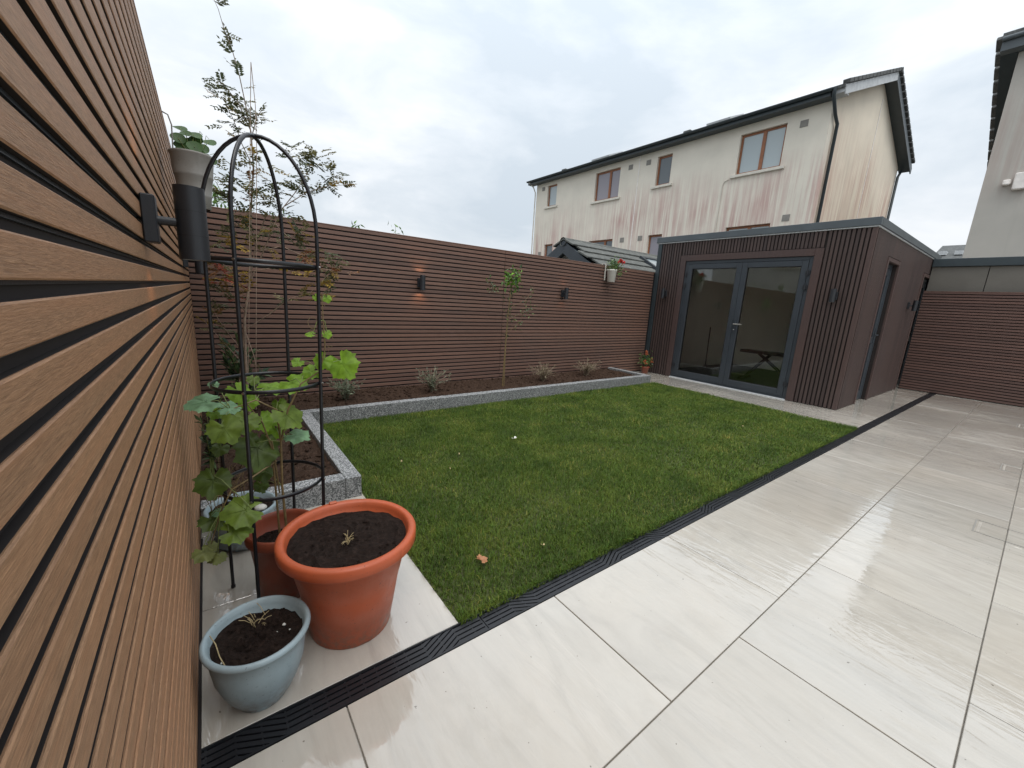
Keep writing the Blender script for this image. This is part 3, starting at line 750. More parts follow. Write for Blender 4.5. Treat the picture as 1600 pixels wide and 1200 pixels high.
def ring(z, name='hoop'):
    f = z / 1.381; c = oc0.lerp(oc1, f)
    P4 = [Vector(OB[k]).lerp(Vector(OT[k]), f) for k in 'abdc']
    r = sum((p - c).length for p in P4) / 4 - .007
    b = MB(); n = 56; vs = []; fs = []
    for j in range(n):
        a = 2 * math.pi * j / n
        for (dr_, dz) in ((-.0015, -.007), (.0015, -.007), (.0015, .007), (-.0015, .007)):
            vs.append((c.x + (r + dr_) * math.cos(a), c.y + (r + dr_) * math.sin(a), z + dz))
    for j in range(n):
        for i in range(4): fs.append((j * 4 + i, j * 4 + (i + 1) % 4, ((j + 1) % n) * 4 + (i + 1) % 4, ((j + 1) % n) * 4 + i))
    b.add(vs, fs, True); b.build(name, 'tube', ob)
    for p in P4:
        d = (p - c).normalized(); q = p + d * .0062
        MB().tube([(q.x - d.x * .004, q.y - d.y * .004, z), (q.x + d.x * .004, q.y + d.y * .004, z)], .0045, 8).build('screw', 'steel', ob)
for z in (1.381, .927, .510): ring(z)

# ------------------------------------------------------------------ plants
def tint_attr(me, cols):
    n = len(me.vertices); C = np.ones((n, 4)); C[:, :3] = cols
    a = me.attributes.new('tint', 'FLOAT_COLOR', 'POINT'); a.data.foreach_set('color', C.ravel())
class Leaves:
    def __init__(s): s.v = []; s.f = []; s.c = []
    def leaf(s, p, d, n, ln, wd, c):
        """small pointed leaf: two halves folded a little along its rib"""
        p = Vector(p); d = d.normalized(); n = n.normalized(); sd = d.cross(n).normalized(); k = len(s.v)
        up = n * wd * .25
        for q in (p, p + d * ln * .4 + sd * wd * .5 + up, p + d * ln + up * -.6, p + d * ln * .4 - sd * wd * .5 + up, p + d * ln * .5): s.v.append(tuple(q)); s.c.append(c)
        s.f += [(k, k + 1, k + 4), (k + 1, k + 2, k + 4), (k + 2, k + 3, k + 4), (k + 3, k, k + 4)]
    def build(s, name, mat, parent, kind='stuff'):
        off = Vector(ROOT.get(parent.name, (0, 0, 0)))
        me = D.meshes.new(name); me.from_pydata([tuple(Vector(v) - off) for v in s.v], [], s.f); me.materials.append(M[mat]); tint_attr(me, np.array(s.c))
        o = D.objects.new(name, me); col.objects.link(o); o.parent = parent; ROOT[o.name] = off
        return tag(o, kind=kind)
def rv(s=1.): return Vector((random.gauss(0, s), random.gauss(0, s), random.gauss(0, s)))
def pinnate(Lv, p, d, ln, pairs, col_):
    d = d.normalized(); up = Vector((0, 0, 1)); sd = d.cross(up + rv(.25)).normalized(); nn = sd.cross(d).normalized()
    for i in range(pairs):
        t = (i + 1) / (pairs + .5); q = p + d * ln * t + Vector((0, 0, -.12 * ln * t * t))
        for s_ in (-1, 1):
            Lv.leaf(q, d * .55 + sd * s_ + rv(.15), nn + rv(.3), ln * .38 * (1.1 - .35 * t), ln * .17, col_)
    Lv.leaf(p + d * ln, d, nn, ln * .26, ln * .11, col_)
# thin tree in the near bed: stems traced at its own distance, rounded out in depth
TY = -.95
tr_ = thing('pinnate_tree', (.35, TY, .1), 'tall thin young tree with feathery green and reddish leaflets behind the obelisk', 'tree')
def W(px, py, dy=0): return at(px, py, Y=TY + dy)
def stemtube(b, pts, r0, r1, n=7):
    k = len(pts); b.tube(pts, [r0 + (r1 - r0) * i / (k - 1) for i in range(k)], n)
tb = MB()
base = at(392, 660, Z=.1)
main = [base, W(387, 620), W(384, 560), W(382, 500), W(391, 430), W(392, 330), W(396, 262), W(392, 205)]
stemtube(tb, main, .014, .005)
b2 = [base + Vector((-.06, .02, 0)), W(372, 620, .1), W(378, 560, .1), W(382, 500, .1), W(388, 450, .1), W(400, 380, .12), W(418, 330, .1)]
stemtube(tb, b2, .009, .004)
BR = {
 'top': [W(392, 205), W(384, 165, -.05), W(374, 118, -.1), W(362, 75, -.12), W(350, 45, -.15), W(341, 14, -.15), W(332, -6, -.15)],
 'right': [W(391, 440), W(412, 392, -.05), W(438, 330, -.12), W(462, 300, -.2), W(482, 268, -.25), W(490, 240, -.28)],
 'right2': [W(445, 322, -.14), W(480, 300, -.25), W(515, 290, -.3), W(543, 289, -.35)],
 'right3': [W(430, 350, -.1), W(452, 372, -.2), W(470, 362, -.25)],
 'r4': [W(384, 515), W(420, 492, -.15), W(450, 468, -.3), W(486, 456, -.4), W(512, 430, -.45)],
 'r5': [W(388, 425), W(430, 418, -.2), W(470, 428, -.35), W(505, 420, -.4), W(530, 425, -.45)],
 'r6': [W(395, 395), W(440, 385, -.2), W(480, 402, -.3), W(512, 410, -.4)],
 'l1': [W(391, 440), W(365, 425, -.1), W(345, 410, -.2), W(330, 402, -.2)],
 'l2': [W(383, 485), W(360, 465, -.15), W(342, 450, -.2), W(334, 440, -.2)],
 'l3': [W(372, 540), W(348, 510, -.1), W(330, 480, -.15)],
 'l4': [W(392, 340), W(365, 315, .1), W(342, 300, .1)],
 'up1': [W(396, 262), W(378, 225, .1), W(366, 190, .1), W(352, 160, .1), W(345, 150, .1)],
 'up2': [W(392, 205), W(372, 160, 0), W(352, 135, 0), W(338, 124, 0)],
 'up3': [W(393, 215), W(402, 180, 0), W(410, 172, 0)],
 'low': [W(372, 560), W(345, 530, 0), W(318, 500, .1)],
 'low2': [W(384, 520), W(398, 560, -.1), W(402, 590, -.1)],
}
for k, pts in BR.items(): stemtube(tb, pts, .0042 if k != 'right' else .006, .0014, 5)
tb.build('trunk', 'bark', tr_)
GR = [(1, 1, 1), (1.25, 1.15, 1), (.8, .9, .9), (.65, .8, .9)]; RD = [(1.7, .8, .7), (2.2, .5, .6), (1.5, .95, .7)]; YL = [(2.4, 1.6, .6), (2.0, 1.3, .6)]
Lv = Leaves()
def along(pts, t):
    k = (len(pts) - 1) * t; i = min(int(k), len(pts) - 2); return pts[i].lerp(pts[i + 1], k - i), (pts[i + 1] - pts[i]).normalized()
def cluster(c, r, n, pal, ln=(.07, .13)):
    for _ in range(int(n * 1.15)):
        p = c + Vector((random.gauss(0, r), random.gauss(0, r * .8), random.gauss(0, r * .7)))
        d = Vector((random.uniform(-1, 1), random.uniform(-1, 1), random.uniform(-.5, .5)))
        pinnate(Lv, p, d, random.uniform(*ln), random.randint(4, 6), random.choice(pal))
for k in BR:
    n = {'top': 11, 'right': 13, 'right2': 12, 'up1': 12, 'up2': 14, 'low': 3, 'low2': 2}.get(k, 12)
    for _ in range(n):
        t = random.uniform(.25, 1); p, d = along(BR[k], t)
        pinnate(Lv, p, d * .5 + Vector((random.uniform(-1, 1), random.uniform(-1, 1), random.uniform(-.6, .5))), random.uniform(.07, .12), random.randint(4, 7), random.choice(GR + GR + (RD[:1] + YL + YL if k in ('r4', 'r5', 'r6', 'l1', 'l2', 'l3') else YL)))
for (x, y, r, n, pal, dy) in ((358, 152, .06, 9, GR, 0), (378, 180, .05, 8, GR, 0), (372, 205, .06, 9, GR, 0), (395, 235, .05, 6, GR, 0), (400, 265, .07, 12, GR + YL, 0), (375, 285, .08, 16, GR, 0),
                        (395, 300, .09, 20, GR + RD[:1], 0), (420, 310, .08, 12, GR + YL, 0), (395, 335, .10, 18, GR, 0), (370, 345, .07, 10, GR, 0), (440, 290, .06, 8, GR, -.1), (470, 290, .06, 9, GR, -.2),
                        (488, 250, .07, 16, GR, -.25), (505, 262, .06, 12, GR, -.3), (470, 245, .05, 8, GR, -.2), (515, 275, .05, 8, GR, -.3), (385, 370, .08, 8, GR + YL, 0), (430, 360, .07, 8, GR, -.1), (455, 330, .05, 7, GR, -.15),
                        (345, 375, .05, 7, YL + GR, -.1), (350, 425, .05, 9, RD + YL, -.2), (358, 445, .05, 7, YL + RD, -.2), (370, 437, .02, 3, RD, -.2), (372, 462, .02, 3, RD, -.2), (375, 425, .04, 4, YL, -.1),
                        (490, 400, .05, 9, GR + RD, -.3), (520, 405, .05, 9, GR, -.4), (530, 425, .03, 6, RD, -.4), (508, 440, .05, 9, YL + GR, -.4), (500, 460, .03, 4, YL, -.4), (465, 415, .03, 4, RD + YL, -.3), (345, 480, .04, 5, GR, 0)):
    cluster(W(x, y, dy), r * .9, n, pal)
Lv.build('crown', 'pinnate', tr_)
# twin wire support in the bed
ws = thing('wire_stake', tuple(at(395, 655, Z=.1)), 'thin pair of grey wire stakes meeting in a point above the obelisk', 'plant support')
b = MB(); q = at(392, 97, Y=-1.3)
b.tube([at(388, 640, Y=-1.3), at(391, 205, Y=-1.3), q], .0024, 6); b.tube([q, at(399, 165, Y=-1.3), at(401, 230, Y=-1.3), at(400, 640, Y=-1.25)], .0024, 6)
b.build('wire', 'bark', ws)

# dark leaved shrubs in the bed by the side fence
def leafy(name, c, r, h, n, ln, wd, mat, label, cat, pal, group=None, stems=8, base=None, up=.5):
    t = thing(name, tuple(c), label, cat, group); sb = MB(); L_ = Leaves(); c = Vector(c)
    tips = []
    for _ in range(stems):
        a = random.uniform(0, 6.28); q = random.uniform(.2, 1) * r; hh = h * random.uniform(.5, 1)
        tip = c + Vector((q * math.cos(a), q * math.sin(a), hh)); mid = c.lerp(tip, .5) + Vector((-q * .2 * math.cos(a), -q * .2 * math.sin(a), h * .08))
        pts = [c + Vector((random.uniform(-.01, .01), random.uniform(-.01, .01), 0)), mid, tip]; sb.tube(pts, [.003, .0022, .0012], 5); tips.append(pts)
    sb.build('stems', 'stem' if mat != 'lavender' else 'bark', t)
    for _ in range(n):
        pts = random.choice(tips); p, d = along(pts, random.uniform(.06 if mat == 'lavender' else .25, 1))
        L_.leaf(p, d * up + rv(.7), Vector((0, 0, 1)) + rv(.5), ln * random.uniform(.6, 1.2), wd * random.uniform(.7, 1.2), random.choice(pal))
    L_.build('foliage', mat, t); return t
SP = [(1, 1, 1), (.7, .8, .8), (1.3, 1.3, 1.2), (.5, .65, .6), (2.4, 2.4, 2.4)]  # last tint pale: glossy highlights put into some leaves' colour
leafy('leafy_shrub', (.32, -.75, .1), .17, .78, 330, .10, .034, 'shrub', 'dark glossy shrub between the obelisk legs near the fence corner', 'shrub', SP, stems=12, up=.9)
leafy('leafy_shrub', (.06, -2.0, .1), .11, .42, 170, .06, .018, 'shrub', 'low dark shrub tight against the side fence, behind the rear pot', 'shrub', SP, stems=14)
leafy('leafy_shrub', (.20, -1.5, .1), .15, .50, 190, .05, .010, 'shrub', 'twiggy grey-green shrub in the near end of the bed, behind the vine leaves', 'shrub', [(2.2, 1.8, 1.8), (1.6, 1.4, 1.2), (1, 1, 1)], stems=24)
leafy('leafy_shrub', (.40, -.42, .1), .12, .25, 120, .05, .018, 'shrub', 'small green plant in the bed corner at the foot of the thin tree', 'shrub', SP, stems=12)
LP = [(1, 1, 1), (1.3, 1.3, 1.2), (.7, .8, .7), (.55, .6, .5)]; BP = [(1.2, .9, .8), (1.5, 1.1, 1), (.8, .6, .5)]
lav = [(1.27, -.45, .15, .20, 420, LP, 'bushiest grey-green lavender, first in the back bed from the left'),
       (2.32, -.45, .17, .26, 260, LP, 'straggly lavender in the back bed below the left wall lamp'),
       (4.18, -.45, .19, .24, 240, BP, 'sparse brownish lavender just right of the sapling'),
       (5.25, -.35, .20, .24, 230, BP, 'sparse brownish lavender nearest the end of the bed by the garden room')]
for x, y, r, h, n, pal, lb in lav:
    leafy('lavender', (x, y, .1), r * 1.45, h * 1.15, int(n * 2.6), .042, .011, 'lavender', lb, 'lavender', pal, 'lavenders in the back bed', stems=60, up=1.2)
# sapling
sp_ = thing('sapling', (3.34, -.55, .1), 'slim young sapling with a green tuft on top, against the back fence', 'tree')
S_ = lambda px, py, dy=0: at(px, py, Y=-.55 + dy)
b = MB(); stemtube(b, [Vector((3.34, -.55, .09)), S_(788, 560), S_(792, 510), S_(796, 470), S_(801, 432)], .008, .004)
b.tube([Vector((3.36, -.56, .09)), S_(790, 540), S_(793, 505)], .006, 6)
sbr = [[S_(797, 470), S_(775, 455, -.05), S_(762, 440, -.1)], [S_(796, 480), S_(820, 470), S_(836, 450)], [S_(794, 500), S_(812, 490, .1), S_(838, 482, .1)], [S_(797, 465), S_(806, 450), S_(808, 440)], [S_(792, 520), S_(808, 508, -.1), S_(815, 498, -.1)]]
for s_ in sbr: stemtube(b, s_, .003, .0015, 5)
b.build('trunk', 'cane', sp_)
L_ = Leaves()
for s_, n in zip(sbr, (34, 14, 34, 16, 14)):
    for _ in range(n):
        p, d = along(s_, random.uniform(.5, 1)); L_.leaf(p + rv(.035), rv(1), Vector((0, 0, 1)) + rv(.4), .045, .022, random.choice([(1.5, 1.5, 1.2), (1, 1, 1), (2.2, 1.9, 1.2)]))
for _ in range(110):
    p = S_(801, 436) + Vector((random.gauss(0, .05), random.gauss(0, .05), random.gauss(.0, .07))); L_.leaf(p, rv(1) + Vector((0, 0, .5)), rv(1) + Vector((0, 0, 1)), .07, .035, random.choice([(2.0, 2.6, .8), (1.5, 1.8, .9), (3.2, 4.2, .8), (1, 1, 1)]))
for _ in range(70):
    p, d = along([S_(790, 540), S_(799, 450)], random.random()); L_.leaf(p + rv(.03), rv(1), rv(1) + Vector((0, 0, 1)), .04, .02, random.choice([(1, 1, 1), (1.8, 1.5, 1.2)]))
L_.build('crown', 'shrub', sp_)
# sprigs showing over the back fence
hd = thing('hedge_plant', (.9, .35, 0), 'light green climbing plant growing behind the fences, sprigs over their corner', 'hedge')
L_ = Leaves(); b = MB()
for (px, py, n) in ((338, 300, 40), (345, 325, 45), (330, 335, 30), (360, 335, 26), (412, 336, 22), (440, 342, 20), (455, 350, 12), (556, 350, 12), (618, 354, 12)):
    c = at(px, py, Y=.35); b.tube([(c.x, .35, .0), (c.x, .36, 1.4), tuple(c)], [.006, .005, .002], 5)
    for _ in range(n): L_.leaf(c + rv(.05) + Vector((0, 0, -.04)), rv(1) + Vector((0, 0, .4)), rv(1) + Vector((0, 0, 1)), .07, .022, random.choice([(2.2, 2.6, 1.2), (1.5, 1.8, 1), (3, 3.4, 1.6)]))
b.build('stems', 'stem', hd); L_.build('foliage', 'shrub', hd)

# grape vine
vine = thing('grape_vine', (.30, -3.2, .23), 'young grape vine with broad green leaves climbing the black obelisk', 'climbing plant')
VO = Vector((.30, -3.2, .23))
def vleaf_mesh(mat, seed, wilt=0):
    rd = random.Random(seed); n = 40; vs = [(0, .06, 0)]; b = MB()
    lob = [(-90, .42), (-140, .86), (-40, .86), (-170, .90), (-10, .90), (150, .97), (30, .97), (122, .92), (58, .92), (90, 1.08)]
    for j in range(n):
        a = -90 + 360 * j / n; aa = (a + 540) % 360 - 180
        r = .76
        for (c, amp) in lob:
            dlt = abs((aa - c + 180) % 360 - 180); wdt = 22 if c != -90 else 14
            val = amp - (dlt / wdt) ** 1.2 * .22
            if c == -90: 
                if dlt < 16: r = min(r, .30 + dlt / 16 * .3) if r <= .6 else r
            elif val > r: r = val
        if abs((aa + 90 + 180) % 360 - 180) < 14: r = .22
        r *= 1 + (.055 if j % 2 else -.05) + rd.uniform(-.02, .02)
        x, y = r * math.cos(R(a)) * .5, r * math.sin(R(a)) * .5
        vs.append((x, y, 0))
    # inner ring for cupping
    inner = [((x * .55), (y * .55) + .02, 0) for (x, y, _) in vs[1:]]
    allv = [vs[0]] + inner + vs[1:]
    out = []
    for (x, y, _) in allv:
        rr = math.hypot(x, y); a = math.atan2(y, x)
        z = -.35 * rr * rr + .05 * math.cos(5 * a) * rr * 1.5 + rd.uniform(-.004, .004) - wilt * abs(x) * .9 + .10 * abs(x)
        out.append((x, y, z))
    fs = [(0, 1 + j, 1 + (j + 1) % n) for j in range(n)] + [(1 + j, 1 + n + j, 1 + n + (j + 1) % n, 1 + (j + 1) % n) for j in range(n)]
    b.add(out, fs, True)
    # ribs
    for a in (90, 35, 145, -12, 192):
        e = (math.cos(R(a)) * .42, math.sin(R(a)) * .42 + .0)
        pts = [(0, -.02, .003), (e[0] * .5, e[1] * .5, -.35 * .04 + .01), (e[0], e[1], -.35 * .17 + .012)]
        b.tube(pts, [.008, .005, .002], 4, cap=False)
    return b.mesh('vine_leaf', mat)
VM = {k: [vleaf_mesh('vine_' + k, i + 3 * ord(k[0]), .5 if k == 'wilt' else 0) for i in range(2)] for k in ('bright', 'mid', 'dark', 'pale', 'wilt')}
# px, py, size px, kind, depth y, tilt(0 faces camera..1 faces up), spin
VL = [(535, 568, 56, 'bright', -3.22, .15, 200), (506, 562, 34, 'bright', -3.25, .3, 150), (488, 580, 32, 'bright', -3.2, .4, 120), (457, 598, 48, 'bright', -3.2, .45, 250), (478, 588, 30, 'bright', -3.15, .5, 100),
      (420, 606, 48, 'bright', -3.1, .75, 270), (372, 612, 42, 'bright', -3.1, .2, 190), (388, 626, 34, 'bright', -3.0, .2, 170), (322, 628, 56, 'pale', -3.2, .7, 95), (355, 637, 40, 'pale', -3.2, .65, 265), (337, 645, 30, 'bright', -3.15, .5, 210),
      (350, 668, 58, 'mid', -3.28, .25, 200), (384, 656, 46, 'mid', -3.25, .3, 160), (408, 655, 44, 'bright', -3.15, .4, 190), (448, 648, 56, 'mid', -3.25, .2, 210), (462, 680, 44, 'pale', -3.22, .7, 250), (430, 672, 34, 'bright', -3.1, .3, 180),
      (402, 700, 74, 'dark', -3.2, .15, 175), (385, 690, 44, 'dark', -3.1, .2, 200), (333, 750, 60, 'dark', -3.25, .2, 170), (384, 797, 66, 'mid', -3.36, .35, 100), (330, 812, 44, 'dark', -3.25, .4, 200), (365, 830, 52, 'mid', -3.38, .5, 260), (345, 800, 24, 'pale', -3.25, .7, 90),
      (318, 862, 36, 'wilt', -3.35, .4, 190), (340, 868, 30, 'wilt', -3.33, .5, 160), (328, 853, 24, 'wilt', -3.3, .3, 230), (411, 738, 34, 'dark', -3.1, .1, 180), (408, 758, 26, 'dark', -3.05, .1, 180), (440, 660, 24, 'bright', -3.1, .4, 100),
      (511, 466, 16, 'bright', -3.26, .2, 180), (494, 464, 14, 'bright', -3.26, .2, 220), (511, 521, 18, 'bright', -3.26, .3, 190), (486, 522, 18, 'bright', -3.26, .6, 90), (333, 600, 18, 'pale', -3.1, .6, 200), (396, 592, 22, 'mid', -3.0, .3, 170), (466, 565, 22, 'bright', -3.15, .4, 140), (345, 700, 30, 'dark', -3.1, .3, 160), (436, 630, 26, 'mid', -3.1, .4, 200)]
fwd = CM @ Vector((0, 0, 1))
stem = MB(); petb = MB()
cane = [Vector((.315, -3.22, .23)), at(441, 760, Y=-3.22), at(439, 690, Y=-3.22), at(432, 640, Y=-3.2), at(400, 625, Y=-3.2), at(360, 640, Y=-3.2)]
stem.tube(cane, [.006, .005, .0045, .004, .003, .002], 6)
stem.tube([at(439, 690, Y=-3.22), at(450, 640, Y=-3.25), at(470, 600, Y=-3.25), at(500, 580, Y=-3.25), at(508, 545, Y=-3.26), at(505, 500, Y=-3.26), at(503, 460, Y=-3.26)], [.004, .0035, .003, .003, .0025, .002, .0014], 6)
stem.tube([Vector((.29, -3.2, .23)), at(425, 700, Y=-3.2), at(410, 660, Y=-3.2), at(385, 630, Y=-3.2)], [.005, .004, .003, .002], 6)
stem.tube([at(432, 720, Y=-3.2), at(395, 745, Y=-3.28), at(362, 765, Y=-3.3), at(345, 800, Y=-3.3), at(330, 850, Y=-3.3)], [.004, .003, .0028, .0024, .0016], 6)
stem.tube([at(437, 770, Y=-3.2), at(430, 720, Y=-3.21), at(425, 690, Y=-3.2), at(415, 680, Y=-3.2)], .003, 5)
# curling tendrils
for (px, py, dy) in ((487, 500, -3.26), (500, 478, -3.26), (514, 530, -3.26), (452, 628, -3.2), (340, 780, -3.3)):
    c = at(px, py, Y=dy); pts = [c + Vector((.018 * math.cos(q * .9) * (1 - q / 14), 0.01 * math.sin(q * .7), .020 * math.sin(q * .9) * (1 - q / 14) - .004 * q)) for q in range(13)]
    stem.tube(pts, .0009, 4)
stem.build('stem', 'cane', vine)
allstem = [p for s_ in ([cane] + [[at(450, 640, Y=-3.25), at(470, 600, Y=-3.25), at(500, 580, Y=-3.25)], [at(395, 745, Y=-3.28), at(362, 765, Y=-3.3), at(345, 800, Y=-3.3)], [at(410, 660, Y=-3.2), at(385, 630, Y=-3.2)], [at(505, 500, Y=-3.26), at(503, 470, Y=-3.26)]]) for p in s_]
for i, (px, py, sz, kind, Y, tilt, spin) in enumerate(VL):
    p = at(px, py, Y=Y); dist = (p - CAM).length
    depth = (CM.transposed() @ (p - CAM)).z * -1
    s_ = sz / FPX * depth
    tocam = (CAM - p).normalized()
    nrm = (tocam * (1 - tilt) + Vector((0, 0, 1)) * (tilt + .15) + rv(.12)).normalized()
    qrot = nrm.to_track_quat('Z', 'Y').to_matrix().to_4x4() @ Matrix.Rotation(R(spin + random.uniform(-15, 15)), 4, 'Z')
    o = inst(VM[kind][i % 2], 'leaf', vine, p, qrot.to_euler(), (s_ * .98,) * 3)
    q = min(allstem, key=lambda a: (a - p).length); m_ = (p + q) / 2 + Vector((0, 0, .02))
    if (q - p).length < .3: petb.tube([q, m_, p + qrot.to_3x3() @ Vector((0, -.12 * s_, 0))], [.0018, .0015, .0013], 4)
tag(petb.build('petioles', 'stem', vine), kind='stuff')

# ------------------------------------------------------------------ hanging pots and the flower pot
hp = thing('hanging_bucket', (.12, -2.55, 1.6), 'grey ridged zinc bucket hooked on the side fence behind the wall lamp', 'plant pot')
b = MB(); HX, HY = .112, -2.52
b.lathe([(.052, 0), (.055, .003), (.060, .05), (.0625, .055), (.061, .06), (.070, .13), (.0735, .136), (.072, .142), (.079, .215), (.083, .222), (.083, .229), (.078, .229), (.070, .16), (.001, .16)], HX, HY, 1.63, 40)
b.build('bucket_body', 'greypot', hp)
MB().tube([at(253, 174, Y=-2.55), at(262, 179, Y=-2.55), at(268, 195, Y=-2.55), at(270, 232, Y=-2.55)], .003, 6).build('handle_wire', 'ventgrey', hp)
L2 = MB(); sb = MB()
for (px, py, sx, ang) in ((278, 215, 17, 1), (302, 210, 20, 0), (281, 200, 16, 0), (304, 229, 18, 1), (289, 234, 20, 1), (310, 240, 16, 1), (326, 222, 18, 0), (318, 243, 14, 0), (330, 251, 14, 1), (298, 222, 15, 1), (284, 226, 18, 1), (296, 238, 20, 1), (306, 218, 16, 1), (316, 232, 16, 1), (290, 208, 13, 0)):
    c = at(px, py, Y=-2.5 + random.uniform(-.06, .06)); d_ = (c - CAM).length; r = sx / FPX * d_ * .42
    nrm = ((CAM - c).normalized() * (1.3 if ang else .6) + Vector((random.uniform(-.3, .3), random.uniform(-.2, .2), .8))).normalized()
    Q = Matrix.Translation(c) @ nrm.to_track_quat('Z', 'Y').to_matrix().to_4x4()
    vs = [Q @ Vector((0, 0, -r * .15))] + [Q @ Vector((r * math.cos(a), r * .85 * math.sin(a), .12 * r * math.sin(2 * a))) for a in np.linspace(0, 2 * math.pi, 15)[:-1]]
    me = MB().add(vs, [(0, 1 + j, 1 + (j + 1) % 14) for j in range(14)], True).build('leaf', 'round_leaf', hp)
    sb.tube([(HX + random.uniform(-.03, .03), HY + random.uniform(-.03, .03), 1.80), (c + Vector((HX, HY, 1.80))) / 2 + Vector((0, 0, .02)), c], .0016, 4)
for (px, py) in ((312, 205), (322, 212), (335, 240), (331, 256)):
    c = at(px, py, Y=-2.5); sb.tube([(HX, HY, 1.80), (Vector((HX, HY, 1.80)) + c) / 2 + Vector((.02, 0, .03)), c, c + Vector((.01, 0, -.012))], .001, 4)
sb.build('stems', 'stem', hp)

fp = thing('hanging_pot', (5.92, -.09, 1.7), 'white hanging pot with a red flower hooked over the back fence', 'plant pot')
b = MB(); b.lathe([(.062, 0), (.066, .003), (.084, .19), (.090, .195), (.090, .215), (.084, .215), (.078, .17), (.001, .17)], 5.92, -.11, 1.715, 30); b.build('pot_body', 'whitepot', fp)
MB().bbox(5.845, 5.863, -.024, -.006, 1.74, 2.03, .002).box(5.845, 5.863, -.024, .075, 2.03, 2.034).bbox(5.845, 5.863, .06, .074, 1.93, 2.03, .002).build('hook', 'whitepot', fp)
L_ = Leaves()
for _ in range(240):
    p = Vector((5.96, -.13, 2.0)) + Vector((random.gauss(0, .07), random.gauss(0, .05), random.gauss(0, .055))); L_.leaf(p, rv(1), rv(1) + Vector((0, 0, 1)), .04, .028, random.choice([(1.8, 2.2, 1.2), (1, 1.2, 1), (2.5, 2.4, 1.6)]))
for _ in range(40):
    p = Vector((6.06, -.16, 1.9)) + Vector((random.gauss(0, .03), random.gauss(0, .02), random.gauss(-.03, .07))); L_.leaf(p, rv(1), rv(1), .03, .02, (2.4, 2.2, 1.5))
L_.build('foliage', 'shrub', fp)
def flower(t, c, r, mat, n=14):
    L_ = Leaves(); c = Vector(c)
    for _ in range(n): L_.leaf(c + rv(r * .25), rv(1) + Vector((0, -.5, .6)), rv(1), r, r * .7, (1, 1, 1))
    return L_.build('flower', mat, t, None)
flower(fp, (6.02, -.2, 2.075), .045, 'red', 36); flower(fp, (6.10, -.2, 2.06), .035, 'red', 18); flower(fp, (5.96, -.2, 2.05), .03, 'red', 8)
gp_ = thing('flower_pot', (7.16, -.19, 0), 'small brown pot of orange flowers on the paving beside the garden room', 'plant pot')
b = MB(); b.lathe([(.055, 0), (.058, .003), (.074, .11), (.082, .113), (.082, .14), (.075, .14), (.07, .10), (.001, .10)], 7.16, -.19, 0, 28); b.build('pot_body', 'terracotta_dark', gp_)
L_ = Leaves(); b = MB()
for _ in range(200):
    p = Vector((7.15, -.19, .27)) + Vector((random.gauss(0, .07), random.gauss(0, .06), random.gauss(0, .06))); L_.leaf(p, rv(1), rv(1) + Vector((0, 0, 1)), .05, .026, random.choice([(1.4, 1.6, 1), (.8, 1, .8), (2, 2.2, 1.2)]))
L_.build('foliage', 'shrub', gp_)
for _ in range(9): b.tube([(7.16, -.19, .1), (7.16 + random.uniform(-.08, .08), -.19 + random.uniform(-.06, .06), .3)], .003, 4)
b.build('stems', 'stem', gp_)
for c in ((7.09, -.22, .40), (7.13, -.2, .43), (7.02, -.25, .26), (7.22, -.27, .24), (7.26, -.24, .28), (7.04, -.26, .22)): flower(gp_, c, .035, 'orange', 16)

# small litter
def litter(px, py, r, mat, name, label, cat, n=5, z=.02):
    c = at(px, py, Z=z); b = MB()
    for k in range(n):
        a = random.uniform(0, 6.28); d = Vector((math.cos(a), math.sin(a), random.uniform(.1, .7))) * r; s_ = Vector((-math.sin(a), math.cos(a), 0)) * r * .4
        b.add([c, c + d * .6 + s_ + Vector((0, 0, .006)), c + d, c + d * .6 - s_], [(0, 1, 2), (0, 2, 3)])
    return tag(b.build(name, mat), label, cat)
litter(753, 876, .030, 'dryleaf', 'fallen_leaf', 'curled orange-brown fallen leaf on the lawn near the drain', 'leaf', 9, .035)
litter(803, 685, .028, 'white', 'white_petal', 'white scrap lying in the middle of the lawn', 'petal', 6, .035)
for i, (px, py, w_) in enumerate(((717, 710, 'nearer the bed'), (704, 733, 'left of centre'), (626, 721, 'nearest the bed end'), (848, 852, 'by the drain'), (1160, 666, 'far right'))):
    litter(px, py, .014, 'straw', 'fallen_leaf', 'tiny pale leaf on the grass, ' + w_, 'leaf', 3, .034)

# ------------------------------------------------------------------ garden room
YR1, HR = -3.328, 2.666
gr = thing('garden_room', (9.5, -1.66, 0), 'flat-roofed garden room clad in dark vertical slats with glazed double doors', 'garden room')
# walls with the door opening; ends stop short of one another
YA, YB, HD = -.631, -2.668, 2.20      # door frame outer
wl = MB()
wl.box(X1 + .022, X1 + .14, YA, -.02, 0, 2.55); wl.box(X1 + .022, X1 + .14, YR1 + .022, YB, 0, 2.55); wl.box(X1 + .022, X1 + .14, YB, YA, HD, 2.55)
wl.box(X1 + .142, 11.9, -.12, -.02, 0, 2.55)
wl.box(X1 + .142, 8.26, YR1 + .022, YR1 + .12, 0, 2.55); wl.box(8.92, 11.0, YR1 + .022, YR1 + .12, 0, 2.55); wl.box(11.85, 11.95, YR1 + .022, YR1 + .12, 0, 2.55)
wl.box(8.26, 8.92, YR1 + .022, YR1 + .12, 2.19, 2.55); wl.box(11.0, 11.85, YR1 + .022, YR1 + .12, 2.19, 2.55)
wl.build('wall', 'groove', gr)
inn = MB(); inn.box(X1 + .15, 10.75, -.16, -.125, .03, 2.5); inn.box(10.75, 10.80, -3.2, -.16, .03, 2.5); inn.box(X1 + .142, 8.2, -3.205, -3.17, .03, 2.5); inn.box(9.15, 10.75, -3.205, -3.17, .03, 2.5)
inn.build('inner_lining', 'interior', gr)
